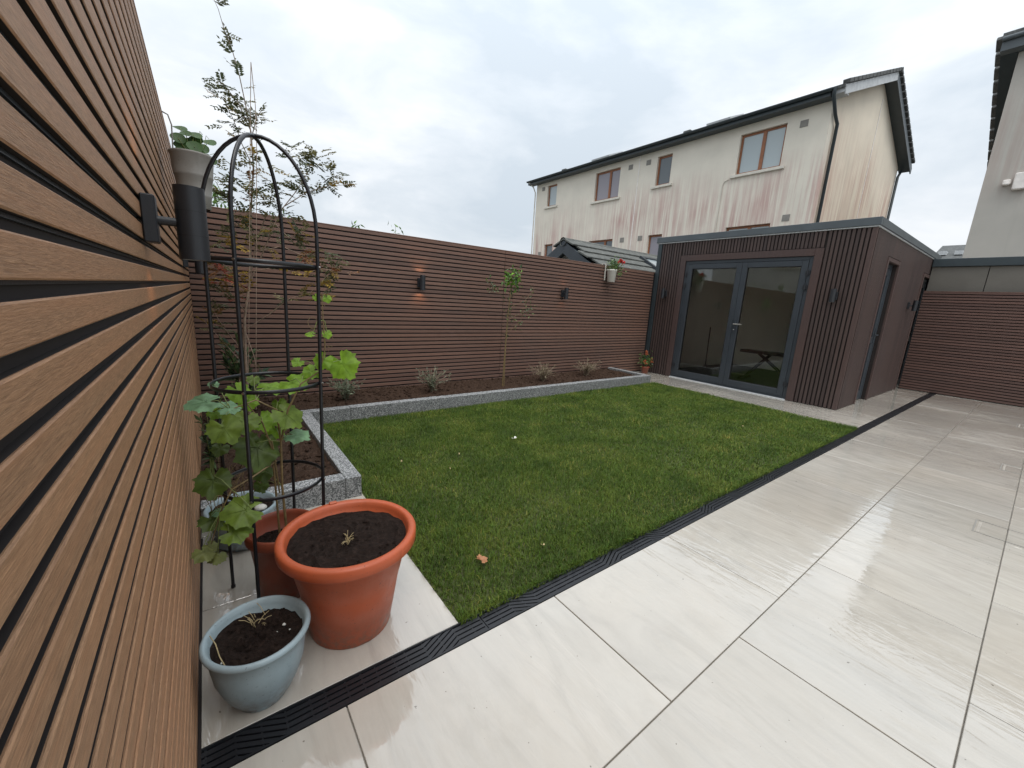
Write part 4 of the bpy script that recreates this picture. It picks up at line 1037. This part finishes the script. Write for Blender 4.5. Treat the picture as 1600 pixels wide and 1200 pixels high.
MB().box(X1 + .143, 10.8, -3.2, -.13, -.01, .028).build('carpet', 'carpet', gr)
MB().box(X1 + .145, 10.8, -3.2, -.13, 2.5, 2.53).build('ceiling_lining', 'interior', gr)
MB().box(X1 + .02, 12.0, YR1 + .02, -.01, 2.552, 2.62).build('roof_deck', 'gutter', gr)
fa = MB()
fa.bbox(X1 - .028, X1 + .03, YR1 - .028, .03, 2.562, HR, .004)
fa.build('fascia', 'fascia', gr)
MB().bbox(X1 + .031, 12.02, YR1 - .030, YR1 + .03, 2.563, HR - .001, .004).build('fascia', 'fascia', gr)
MB().bbox(X1 - .014, X1 + .018, YR1 - .012, .025, 2.545, 2.5615, .002).build('drip_trim', 'lead', gr)
MB().bbox(X1 + .02, 12.0, YR1 - .014, YR1 + .018, 2.545, 2.5618, .002).build('drip_trim', 'lead', gr)
def vslat(h):
    c = .002; d = .019; wv = .0365
    b = MB(); prof = [(0, c), (c, 0), (.005, 0), (d, .001), (d, wv - .001), (.005, wv), (c, wv), (0, wv - c)]
    for z in (0, h):
        for (q, y) in prof: b.v.append((q, y, z))
    n = 8; b.f = [tuple(range(n))[::-1], tuple(range(n, 2 * n))] + [(i, (i + 1) % n, n + (i + 1) % n, n + i) for i in range(n)]; b.sm = [False] * 10
    return dark_sides(b.mesh('cladding_slat', 'clad_z'))
full, short = vslat(2.535), vslat(2.545 - 2.315)
AW = .105
def run_slats(mesh, ya, yb, z):
    # slats filling ya..yb with a groove at either end
    n = round((yb - ya - .0157) / PITCH); p_ = (yb - ya - .0157) / n
    for i in range(n): inst(mesh, 'cladding_slat', gr, (X1 + random.uniform(-.0006, .0006), ya + .0157 + i * p_ + (p_ - PITCH) / 2, z))
run_slats(full, YR1 + .056, YB - AW, .008); run_slats(short, YB - AW, YA + AW, 2.315); run_slats(full, YA + AW, -.085, .008)
MB().bbox(X1 - .004, X1 + .02, YR1 - .002, YR1 + .056, .004, 2.545, .002).build('corner_trim', 'trim_z', gr)
MB().bbox(X1 - .006, X1 + .02, -.085, -.003, .004, 2.545, .002).build('corner_trim', 'gutter', gr)
# side wall slats
x = X1 + .075
fs_ = D.meshes.new('tmp'); 
bs = MB(); prof = [(c_, q) for (q, c_) in ((0, .002), (.002, 0), (.019, 0), (.019, .0365), (.002, .0365), (0, .0345))]
def vslat_side(h):
    b = MB()
    for z in (0, h):
        for (xx, q) in prof: b.v.append((xx, q, z))
    n = 6; b.f = [tuple(range(n))[::-1], tuple(range(n, 2 * n))] + [(i, (i + 1) % n, n + (i + 1) % n, n + i) for i in range(n)]; b.sm = [False] * 8
    return b.mesh('cladding_slat', 'clad_z')
sf, ss = vslat_side(2.535), vslat_side(2.545 - 2.26)
while x < 11.88:
    if 8.20 < x + .02 < 8.98 or 10.95 < x + .02: inst(ss, 'cladding_slat', gr, (x, YR1, 2.26))
    else: inst(sf, 'cladding_slat', gr, (x, YR1, .008))
    x += PITCH
# architrave and doors
ar = MB()
for (a, b_, c, d) in ((YA, YA + AW, .005, HD + AW), (YB - AW, YB, .005, HD + AW), (YB, YA, HD + .001, HD + AW)): ar.bbox(X1 - .012, X1 + .021, a + .0005, b_ - .0005, c, d, .003)
ar.build('architrave', 'trim_z', gr)
df = MB(); fx0, fx1 = X1 + .012, X1 + .09; fw = .055
df.bbox(fx0, fx1, YA - fw, YA - .001, .012, HD - .001, .004); df.bbox(fx0, fx1, YB + .001, YB + fw, .012, HD - .001, .004)
df.bbox(fx0, fx1, YB + fw, YA - fw, HD - fw, HD - .001, .004); df.bbox(fx0, fx1, YB + fw, YA - fw, .012, .045, .004)
df.build('door_frame', 'anthracite', gr)
MB().bbox(X1 - .035, X1 + .09, YB, YA, .0005, .0115, .002).build('threshold', 'lead', gr)
def leaf_door(ya, yb, name, handle):
    # ya > yb, glazed leaf
    st = .085; z0, z1 = .048, HD - fw - .003; x0, x1 = X1 + .005, X1 + .075
    d = MB()
    d.bbox(x0, x1, ya - st, ya, z0, z1, .004); d.bbox(x0, x1, yb, yb + st, z0, z1, .004)
    d.bbox(x0, x1, yb + st, ya - st, z1 - st, z1, .004); d.bbox(x0, x1, yb + st, ya - st, z0, z0 + st + .02, .004)
    o = d.build('glazed_door', 'anthracite', gr)
    MB().box(x0 + .028, x0 + .034, yb + st - .005, ya - st + .005, z0 + st + .01, z1 - st + .005).build('pane', 'doorglass', o)
    bd = MB(); g0, g1, h0, h1 = yb + st, ya - st, z0 + st + .02, z1 - st
    for (a, b_, c, e_) in ((g0, g0 + .008, h0, h1), (g1 - .008, g1, h0, h1), (g0 + .008, g1 - .008, h1 - .008, h1), (g0 + .008, g1 - .008, h0, h0 + .008)): bd.box(x0 + .010, x0 + .027, a, b_, c, e_)
    bd.build('glazing_bead', 'rubber', o)
    return o
yc = -1.660
dl = leaf_door(YA - fw - .003, yc + .002, 'l', False); dr2 = leaf_door(yc - .002, YB + fw + .003, 'r', True)
hy = -1.700
MB().bbox(X1 - .006, X1 + .004, hy - .016, hy + .016, .98, 1.21, .003).build('handle_plate', 'anthracite', dr2)
hb = MB(); hb.tube([(X1 - .004, hy, 1.12), (X1 - .045, hy, 1.12)], .009, 10); hb.bbox(X1 - .055, X1 - .037, hy - .13, hy + .01, 1.11, 1.13, .004); hb.build('handle', 'ventgrey', dr2)
MB().lathe([(.0001, 0), (.009, .001), (.009, .012), (.0001, .013)], X1 - .012, hy, 1.02, 12).build('key_cylinder', 'steel', dr2)
for (yy_, par) in ((YA - fw + .01, dl), (YB + fw - .01, dr2)):
    for zz in (1.96, 1.75, .25): 
        hg = MB(); hg.tube([(X1 - .008, yy_, zz - .055), (X1 - .008, yy_, zz + .055)], .0085, 10); hg.bbox(X1 - .004, X1 + .006, yy_ - .03, yy_ + .03, zz - .03, zz + .03, .002); hg.build('hinge', 'lampblack', par)
# side doors, recessed in their reveals
for (xa, xb) in ((8.26, 8.92), (11.0, 11.85)):
    a_ = MB(); a_.bbox(xa - .06, xa, YR1 - .012, YR1 + .02, .005, 2.245, .003); a_.bbox(xb, xb + .06, YR1 - .012, YR1 + .02, .005, 2.245, .003); a_.bbox(xa, xb, YR1 - .012, YR1 + .02, 2.19, 2.245, .003); a_.build('architrave', 'trim_z', gr)
    d = MB(); d.bbox(xa + .002, xa + .055, YR1 + .065, YR1 + .115, .01, 2.188, .003); d.bbox(xb - .055, xb - .002, YR1 + .065, YR1 + .115, .01, 2.188, .003); d.bbox(xa + .055, xb - .055, YR1 + .065, YR1 + .115, 2.13, 2.188, .003)
    d.build('door_frame', 'anthracite', gr)
    dd = MB(); q0, q1, y0_, y1_ = xa + .058, xb - .058, YR1 + .070, YR1 + .110
    dd.bbox(q0, q0 + .10, y0_, y1_, .015, 2.127, .004); dd.bbox(q1 - .10, q1, y0_, y1_, .015, 2.127, .004)
    for (z0_, z1_) in ((.015, .16), (.95, 1.05), (2.02, 2.127)): dd.bbox(q0 + .10, q1 - .10, y0_, y1_, z0_, z1_, .004)
    o = dd.build('side_door', 'anthracite', gr)
    for (z0_, z1_) in ((.15, .96), (1.04, 2.03)): MB().box(q0 + .095, q1 - .095, YR1 + .085, YR1 + .091, z0_, z1_).build('pane', 'doorglass', o)
    MB().bbox(xb - .125, xb - .09, YR1 + .058, YR1 + .0695, .95, 1.2, .003).build('handle_plate', 'anthracite', o)
    MB().bbox(xb - .22, xb - .10, YR1 + .016, YR1 + .030, 1.08, 1.1, .003).tube([(xb - .108, YR1 + .028, 1.09), (xb - .108, YR1 + .06, 1.09)], .008, 8).build('handle', 'anthracite', o)
# things inside
wb = thing('weight_bench', (8.75, -1.95, .03), 'black weight bench standing inside behind the right glass door', 'bench')
b = MB(); b.bbox(8.55, 8.83, -1.75, -1.34, .56, .615, .012); b.build('seat', 'vinyl', wb)
b = MB(); b.bbox(8.55, 8.83, -2.65, -1.77, .56, .62, .012); b.build('back_pad', 'vinyl', wb)
for (y0, z0, y1, z1) in ((-1.45, .06, -1.85, .56), (-2.35, .06, -1.65, .56)):
    MB().tube([(8.69, y0, z0), (8.69, y1, z1)], .028, 8).build('leg', 'rubber', wb)
for yy_ in (-1.45, -2.35): MB().tube([(8.45, yy_, .06), (8.93, yy_, .06)], .028, 8).build('foot', 'rubber', wb)
MB().tube([(8.69, -1.45, .10), (8.69, -.85, .10)], .018, 8).build('rail', 'ventgrey', wb)
pk = thing('pole', (9.5, -.24, .03), 'dark pole leaning on the wall inside the left glass door', 'pole')
MB().tube([(9.3, -.32, .03), (9.5, -.20, .95)], .012, 8).build('shaft', 'rubber', pk); MB().tube([(9.3, -.32, .03), (9.308, -.315, .09)], .03, 8).build('foot', 'rubber', pk)

# ------------------------------------------------------------------ wall lamps (built facing +x, wall on x=0)
def lamp_tree(label):
    t = thing('wall_lamp', (0, 0, 0), label, 'wall lamp', 'black up-and-down wall lamps')
    MB().bbox(0.001, .030, -.032, .032, -.058, .058, .003).build('back_plate', 'lampblack', t)
    MB().tube([(.028, 0, 0), (.070, 0, 0)], .011, 12).build('arm', 'lampblack', t)
    r = .034; cx = .100
    MB().lathe([(r, -.093), (r, .093)], cx, 0, 0, 36).lathe([(r, .093), (r - .004, .0932)], cx, 0, 0, 36).lathe([(r - .004, .093), (r - .004, .07), (.001, .07)], cx, 0, 0, 36).build('lamp_body', 'lampblack', t)
    for z in (-.031, .031): MB().lathe([(r + .0003, z - .0007), (r + .0003, z + .0007)], cx, 0, 0, 36).build('seam', 'rubber', t)
    MB().lathe([(.001, -.075), (r - .004, -.075), (r - .003, -.093)], cx, 0, 0, 36).build('reflector', 'ventgrey', t)
    return t
L0 = lamp_tree('near black cylinder wall lamp on the side fence, in front of the grey bucket'); ROOT.pop('wall_lamp', None)
def lamp(first, loc, rz, label, e=0., k=1.0):
    o = L0 if first else copy_tree(L0)
    o.location = loc; o.rotation_euler.z = rz; o['label'] = label; o.scale = (k, k, k)
    T = Matrix.Translation(Vector(loc)) @ Matrix.Rotation(rz, 4, 'Z')
    if e:
        for s_ in (1, -1):
            ld = D.lights.new('lamp_beam', 'SPOT'); ld.energy = e; ld.color = (1, .56, .30); ld.spot_size = R(120); ld.spot_blend = .9; ld.shadow_soft_size = .012
            lo = D.objects.new('lamp_beam', ld); col.objects.link(lo); lo.parent = o
            lo.location = (.080, 0, .097 * s_); lo.rotation_euler = (0, R(162) if s_ > 0 else R(18), 0)
    return o
lamp(True, (0, -3.55, 1.452), 0, 'near black cylinder wall lamp on the side fence, in front of the grey bucket', .3)
lamp(False, (0, -1.2, 1.452), 0, 'farther black wall lamp on the side fence, mostly hidden behind the nearest one', .25)
lamp(False, (2.33, 0, 1.448), R(-90), 'left lit wall lamp on the back fence, warm glow above and below', 1.0)
lamp(False, (4.86, 0, 1.455), R(-90), 'right wall lamp on the back fence, between the sapling and the white pot', .25)
lamp(False, (X1, -.30, 1.60), R(180), 'wall lamp on the garden room front, left of the glass doors')
lamp(False, (X1, -3.02, 1.63), R(180), 'wall lamp on the garden room front, right of the glass doors')
lamp(False, (10.25, YR1, 1.62), R(-90), 'wall lamp on the garden room side wall, between its two doors')

# ------------------------------------------------------------------ houses
def wall_x(b, x0, x1, y0, y1, z0, z1, holes):
    """slab between x0,x1 with rectangular openings (ya,yb,za,zb)"""
    ys_ = sorted({y0, y1} | {h[0] for h in holes} | {h[1] for h in holes}); zs_ = sorted({z0, z1} | {h[2] for h in holes} | {h[3] for h in holes})
    for i in range(len(ys_) - 1):
        run = None
        for j in range(len(zs_) - 1):
            cy, cz = (ys_[i] + ys_[i + 1]) / 2, (zs_[j] + zs_[j + 1]) / 2
            hole = any(h[0] < cy < h[1] and h[2] < cz < h[3] for h in holes)
            if hole:
                if run is not None: b.box(x0, x1, ys_[i], ys_[i + 1], run, zs_[j]); run = None
            elif run is None: run = zs_[j]
        if run is not None: b.box(x0, x1, ys_[i], ys_[i + 1], run, z1)
def window(t, xf, ya, yb, za, zb, split, pm, sill=True, mirror=False):
    s_ = -1 if mirror else 1
    x0 = xf + s_ * .09; f = MB(); fw_ = .065
    def bx(a, b_, c, d, e0, e1): f.box(min(e0, e1), max(e0, e1), a, b_, c, d)
    bx(ya, ya + fw_, za, zb, x0, x0 + s_ * .06); bx(yb - fw_, yb, za, zb, x0, x0 + s_ * .06); bx(ya + fw_, yb - fw_, zb - fw_, zb, x0, x0 + s_ * .06); bx(ya + fw_, yb - fw_, za, za + fw_, x0, x0 + s_ * .06)
    if split: ym = ya + (yb - ya) * split; bx(ym - .05, ym + .05, za + fw_, zb - fw_, x0 - s_ * .012, x0 + s_ * .06)
    fo = f.build('window', 'brownframe', t)
    p_ = MB(); xx = sorted((x0 + s_ * .02, x0 + s_ * .04)); 
    for (a, b_) in (((ya + fw_ - .01, yb - fw_ + .01),) if not split else ((ya + fw_ - .01, ym - .04), (ym + .04, yb - fw_ + .01))):
        MB().box(xx[0], xx[1], a, b_, za + fw_ - .01, zb - fw_ + .01).build('pane', pm, fo)
    if sill:
        q = sorted((xf - s_ * .07, xf + s_ * .085)); MB().bbox(q[0], q[1], ya - .13, yb + .13, za - .085, za - .002, .006).build('sill', 'sill', t)
XH, YG, YE = 14.05, -.24, 12.15
h1 = thing('house', (17, 6, 0), 'long cream rendered house with streaky pink stains behind the garden room', 'house')
wins = [(10.63, 11.30, 5.91, 6.90, 0, 'pane_blind'), (6.84, 8.17, 5.70, 6.86, .42, 'pane_mauve'), (4.50, 5.11, 5.81, 6.84, 0, 'pane_dark'), (.82, 2.12, 5.635, 6.81, .47, 'pane_blind'),
        (10.65, 11.25, 3.1, 4.13, 0, 'pane_dark'), (6.88, 8.22, 2.95, 4.07, .35, 'pane_dark'), (4.52, 5.13, 3.0, 4.06, 0, 'pane_mauve'), (.8, 2.15, 2.9, 4.05, .47, 'pane_blind')]
b = MB(); wall_x(b, XH, XH + .25, YG, YE, 0, 7.30, [w_[:4] for w_ in wins]); b.build('wall', 'render', h1)
XB, XR, ZR = 21.55, 17.8, 8.84; ZE = 7.05
b = MB(); b.prism([(XH + .251, YG + .002, 0), (XB, YG + .002, 0), (XB, YG + .002, ZE), (XR, YG + .002, ZR - .03), (XH + .251, YG + .002, 7.41)], (0, .25, 0)); b.build('gable_wall', 'render_gable', h1)
b = MB(); b.prism([(XH + .251, YE - .25, 0), (XB, YE - .25, 0), (XB, YE - .25, ZE), (XR, YE - .25, ZR - .12), (XH + .251, YE - .25, ZE + .12)], (0, .248, 0)); b.box(XB - .25, XB, YG + .26, YE - .26, 0, ZE); b.build('rear_wall', 'render', h1)
for w_ in wins: window(h1, XH, *w_[:6], sill=w_[2] > 5)
for w_ in wins:
    MB().box(XH + .26, XH + .30, w_[0] - .05, w_[1] + .05, w_[2] - .05, w_[3] + .05).build('blind_lining', 'interior', h1)
VG, VE = YG - .30, YE + .35
# roof slabs
sl = (ZR - 7.22) / (XR - 13.72)
b = MB(); b.prism([(13.72, VG, 7.18), (XR, VG, ZR), (XR, VG, ZR + .10), (13.70, VG, 7.25)], (0, VE - VG, 0)); b.build('roof', 'rooftile', h1)
b = MB(); b.prism([(XR + .001, VG, ZR), (21.95, VG, 7.05), (21.97, VG, 7.15), (XR + .001, VG, ZR + .10)], (0, VE - VG, 0)); b.build('roof', 'rooftile', h1)
# verge bargeboards and soffits
b = MB(); b.prism([(13.80, VG - .02, 7.03), (XR, VG - .02, ZR - .18), (XR, VG - .02, ZR + .05), (13.74, VG - .02, 7.235)], (0, .03, 0)); b.build('bargeboard', 'lead', h1)
b = MB(); b.prism([(XR + .002, VG - .022, ZR - .20), (21.92, VG - .022, 6.86), (21.95, VG - .022, 7.06), (XR + .002, VG - .022, ZR + .05)], (0, .03, 0)); b.build('bargeboard', 'gutter', h1)
b = MB(); b.prism([(XR, VG + .01, ZR - .135), (21.85, VG + .01, 6.93), (21.85, VG + .01, 6.96), (XR, VG + .01, ZR - .10)], (0, .31, 0)); b.prism([(13.85, VG + .01, 7.10), (XR - .001, VG + .01, ZR - .135), (XR - .001, VG + .01, ZR - .10), (13.85, VG + .01, 7.13)], (0, .31, 0)); b.build('verge_soffit', 'gutter', h1)
# verge tiles: the row of stepped tile ends, front slope
tv = MB().bbox(-.15, .15, -.06, .10, 0, .10, .01).mesh('verge_tile', 'rooftile')
nv = 15; an = math.atan2(ZR - 7.22, XR - 13.72)
for i in range(nv):
    f = (i + .5) / nv; inst(tv, 'verge_tile', h1, (13.75 + (XR - 13.75) * f, VG - .02, 7.25 + (ZR - 7.20) * f + .005), (0, -an, 0), (.85, 1, 1))
for i in range(nv):
    f = (i + .5) / nv; inst(tv, 'verge_tile', h1, (XR + (21.9 - XR) * f, VG - .02, ZR + .10 - (ZR - 7.10) * f), (0, an, 0), (.85, 1, .8))
b = MB(); b.tube([(XR, VG - .1, ZR + .08), (XR, VE, ZR + .08)], .07, 10); b.build('ridge', 'rooftile', h1)
# eaves: soffit, fascia, gutter
b = MB(); b.box(13.76, XH - .002, VG + .3, VE, 7.06, 7.09); b.build('soffit', 'gutter', h1)
MB().box(13.78, 14.12, VG + .012, VG + .29, 7.09, 7.20).build('eaves_box', 'lead', h1)
MB().box(13.73, 13.757, VG + .3, VE, 7.06, 7.20).build('fascia_board', 'gutter', h1)
gt = MB(); pr_ = [(math.cos(R(a)) * .062, math.sin(R(a)) * .062) for a in range(180, 361, 30)] + [(.055, 0), (-.055, 0)]
gt.prism([(13.665 + p_[0], VG + .25, 7.21 + p_[1]) for p_ in pr_], (0, VE - VG - .25, 0)); gt.build('gutter', 'gutter', h1)
dp = MB(); dp.tube([(13.67, YG - .1, 7.2), (13.67, YG - .1, 7.02), (14.15, YG - .06, 6.72), (14.40, YG - .07, 6.55), (14.40, YG - .07, 0)], .045, 8); dp.build('downpipe', 'gutter', h1)
MB().tube([(21.7, YG - .08, 6.95), (21.45, YG - .07, 6.7), (21.42, YG - .07, 0)], .045, 8).build('downpipe', 'gutter', h1)
MB().tube([(13.66, YE + .25, 7.2), (13.9, YE + .1, 6.95), (14.0, YE + .05, 6.7), (14.0, YE + .05, 0)], .03, 6).build('downpipe', 'sill', h1)
MB().box(XH - .014, XH - .001, 5.90, 5.935, 2.5, 7.05).build('render_bead', 'bead', h1)
MB().box(18.0, 18.035, YG - .012, YG + .001, 2.5, 8.3).build('render_bead', 'bead', h1)
MB().tube([(XH - .02, 2.30, 5.54), (XH - .02, 2.42, 5.50), (XH - .02, 2.47, 5.40), (XH - .02, 2.48, 3.0)], .012, 6).build('overflow_pipe', 'sill', h1)
for (y, z) in ((11.62, 6.80), (6.33, 6.73), (5.5, 6.73), (.38, 6.66), (6.38, 3.98), (5.5, 3.98), (11.6, 3.7), (.4, 4.15)):
    o = MB().box(XH - .012, XH - .001, y - .10, y + .10, z - .09, z + .09).build('vent', 'ventgrey', h1)
for (y0, y1) in ((7.75, 8.75), (2.7, 3.5)):
    z = 7.53; MB().box(14.3, 15.2, y0, y1, z - .02, z + .045, T=Matrix.Translation((14.3, 0, z)) @ Matrix.Rotation(-math.atan(sl), 4, 'Y') @ Matrix.Translation((-14.3, 0, -z))).build('skylight', 'lead', h1)
for y in (10.5, 4.2): MB().bbox(14.25, 14.5, y - .14, y + .14, 7.44, 7.56, .02).build('roof_vent', 'rooftile', h1)

# house at right
X3 = 16.0; Y3 = -3.19
h2 = thing('house', (19, -7, 0), 'tall grey-cream rendered house at the right edge, above the panelled wall', 'house')
b = MB(); b.prism([(X3, Y3, 0), (22.5, Y3, 0), (22.5, Y3, 4.25), (X3, Y3, 7.74)], (0, -9, 0)); b.build('wall', 'render2', h2)
b = MB(); b.prism([(15.70, Y3 + .30, 7.99), (22.9, Y3 + .30, 4.15), (22.9, Y3 + .30, 4.30), (15.70, Y3 + .30, 8.14)], (0, -9.6, 0)); b.build('roof', 'rooftile', h2)
b = MB(); b.prism([(15.95, Y3 + .285, 7.74), (22.8, Y3 + .285, 4.09), (22.8, Y3 + .285, 4.2), (15.95, Y3 + .285, 7.85)], (0, -.27, 0)); b.build('verge_soffit', 'gutter', h2)
for i in range(20):
    f = (i + .5) / 20; inst(tv, 'verge_tile', h2, (15.72 + 7.0 * f, Y3 + .30, 8.06 - 3.72 * f), (0, math.atan(3.73 / 7), 0), (1.1, 1, 1.0))
b = MB(); b.box(15.72, 15.998, Y3 + .28, Y3 - 9, 7.745, 7.79); b.box(15.68, 15.715, Y3 + .28, Y3 - 9, 7.745, 8.02); b.build('fascia_board', 'fascia', h2)
MB().tube([(15.65, Y3 + .28, 7.99), (15.65, Y3 - 9, 7.99)], .055, 8).build('gutter', 'fascia', h2)
ab = thing('alarm_box', (15.9, -3.8, 4.85), 'white alarm box and small sensor on the right-hand house wall', 'alarm box')
MB().bbox(15.86, 15.998, -3.98, -3.70, 4.60, 4.98, .02).build('casing', 'bead', ab)
MB().bbox(15.90, 15.998, -3.66, -3.52, 4.74, 4.86, .02).lathe([(.001, 0), (.045, .0), (.05, .05), (.001, .055)], 15.87, -3.6, 4.72, 12).build('sensor', 'bead', ab)

# small tiled roof behind the back fence
sh_ = thing('outbuilding', (9, 2.2, 0), 'low outbuilding with lichened tiled roof peeping over the back fence', 'outbuilding')
RX0, RX1, RY, RZ_ = 6.86, 12.2, 2.2, 2.74; tn = .60
MB().box(RX0 + .35, RX1, RY - 1.4, RY + 1.4, 0, RZ_ - 1.4 * tn - .12).build('wall', 'render3', sh_)
b = MB(); b.prism([(RX0 + .35, RY - 1.4, RZ_ - 1.4 * tn - .12), (RX0 + .35, RY + 1.4, RZ_ - 1.4 * tn - .12), (RX0 + .35, RY, RZ_ - .13)], (.1, 0, 0)); b.build('gable', 'render3', sh_)
for s_ in (-1, 1):
    b = MB(); b.prism([(RX0, RY + s_ * .001, RZ_ - .30), (RX0, RY + s_ * 1.8, RZ_ - .30 - 1.8 * tn), (RX0, RY + s_ * 1.8, RZ_ - 1.8 * tn - .02), (RX0, RY + s_ * .001, RZ_ - .02)], (.03, 0, 0)); b.build('bargeboard', 'anthracite', sh_)
    b = MB(); b.prism([(RX0 + .03, RY + s_ * .001, RZ_ - .12), (RX0 + .03, RY + s_ * 1.75, RZ_ - .12 - 1.75 * tn), (RX0 + .03, RY + s_ * 1.75, RZ_ - .08 - 1.75 * tn), (RX0 + .03, RY + s_ * .001, RZ_ - .05)], (RX1 - RX0, 0, 0)); b.build('soffit', 'gutter', sh_)
import bmesh
course_len = .315; nrow = 6; a_ = math.atan(tn)
tm = MB().bbox(0, .293, 0, .36, -.006, .030, .005).mesh('roof_tile', 'lichentile')
for s_ in (-1, 1):
    for r_ in range(nrow if s_ < 0 else 2):
        for c_ in range(int((RX1 - RX0) / .30)):
            d0 = .03 + r_ * .29; x = RX0 - .02 + c_ * .30 + (.15 if r_ % 2 else 0)
            dd_ = d0 + .35
            y = RY + s_ * dd_ * math.cos(a_); z = RZ_ - dd_ * math.sin(a_) + .050
            if s_ < 0: inst(tm, 'roof_tile', sh_, (x, y, z), (a_ - R(6.5), 0, random.uniform(-.012, .012)))
            else: inst(tm, 'roof_tile', sh_, (x + .295, y, z), (a_ - R(6.5), 0, math.pi))
rt = MB().lathe([(.10, 0), (.10, .44), (.09, .445)], 0, 0, 0, 12).mesh('ridge_tile', 'lichentile')
for c_ in range(12): inst(rt, 'ridge_tile', sh_, (RX0 - .03 + c_ * .445, RY, RZ_ - .05), (0, R(90), 0))
# roof window
rw = MB(); Tm = Matrix.Translation((9.2, RY, RZ_ + .03)) @ Matrix.Rotation(a_, 4, 'X')
rw.box(0, .08, -1.6, -.45, .02, .09, T=Tm); rw.box(1.15, 1.23, -1.6, -.45, .02, .09, T=Tm); rw.box(.08, 1.15, -.53, -.45, .02, .09, T=Tm); fo = rw.build('roof_window', 'anthracite', sh_)
MB().box(.08, 1.15, -1.6, -.53, .03, .06, T=Tm).build('pane', 'pane_blind', fo)

# roof far beyond, between the houses
fr_ = thing('house', (33, -2, 0), 'distant grey roof with two rooflights between the houses, above the panelled wall', 'house')
MB().box(30.5, 38, -8, -.2, 0, 4.3).build('wall', 'render3', fr_)
b = MB(); b.prism([(30, -8, 4.2), (34, -8, 5.75), (38, -8, 4.2), (38, -8, 4.1), (30, -8, 4.1)], (0, 7.75, 0)); b.build('roof', 'rooftile', fr_)
for y in (-.75, -1.35): MB().box(31.9, 32.5, y, y + .3, 5.0, 5.2, T=None).build('rooflight', 'lead', fr_)

# neighbours over the side fence, mirrored in the glass doors
h4 = thing('house', (-12, 3, 0), 'pale neighbouring house with dark window mirrored in the glass doors', 'house')
wins4 = [(3.2, 4.2, 3.7, 5.0, 0, 'pane_dark'), (.6, 1.6, 3.7, 5.0, 0, 'pane_dark')]
b = MB(); wall_x(b, -9.25, -9.0, -2.5, 7.5, 0, 6.4, [w_[:4] for w_ in wins4]); b.build('wall', 'render3', h4)
for w_ in wins4: window(h4, -9.0, *w_[:6], mirror=True)
MB().box(-15, -9.26, -2.5, 7.5, 0, 6.4).build('rear_wall', 'render3', h4)
b = MB(); b.prism([(-8.7, -2.8, 6.4), (-12, -2.8, 8.2), (-15.3, -2.8, 6.4)], (0, 10.6, 0)); b.build('roof', 'rooftile', h4)
h5 = thing('house', (-7, 12, 0), 'neighbouring house with dark gabled roof mirrored in the left glass door', 'house')
MB().box(-11, -4, 9.5, 15, 0, 3.2).build('wall', 'render3', h5)
b = MB(); b.prism([(-3.6, 9.2, 3.2), (-7.5, 9.2, 5.4), (-11.4, 9.2, 3.2)], (0, 6, 0)); b.build('roof', 'rooftile', h5)

for me in [m_ for m_ in D.meshes if m_.users == 0]: D.meshes.remove(me)
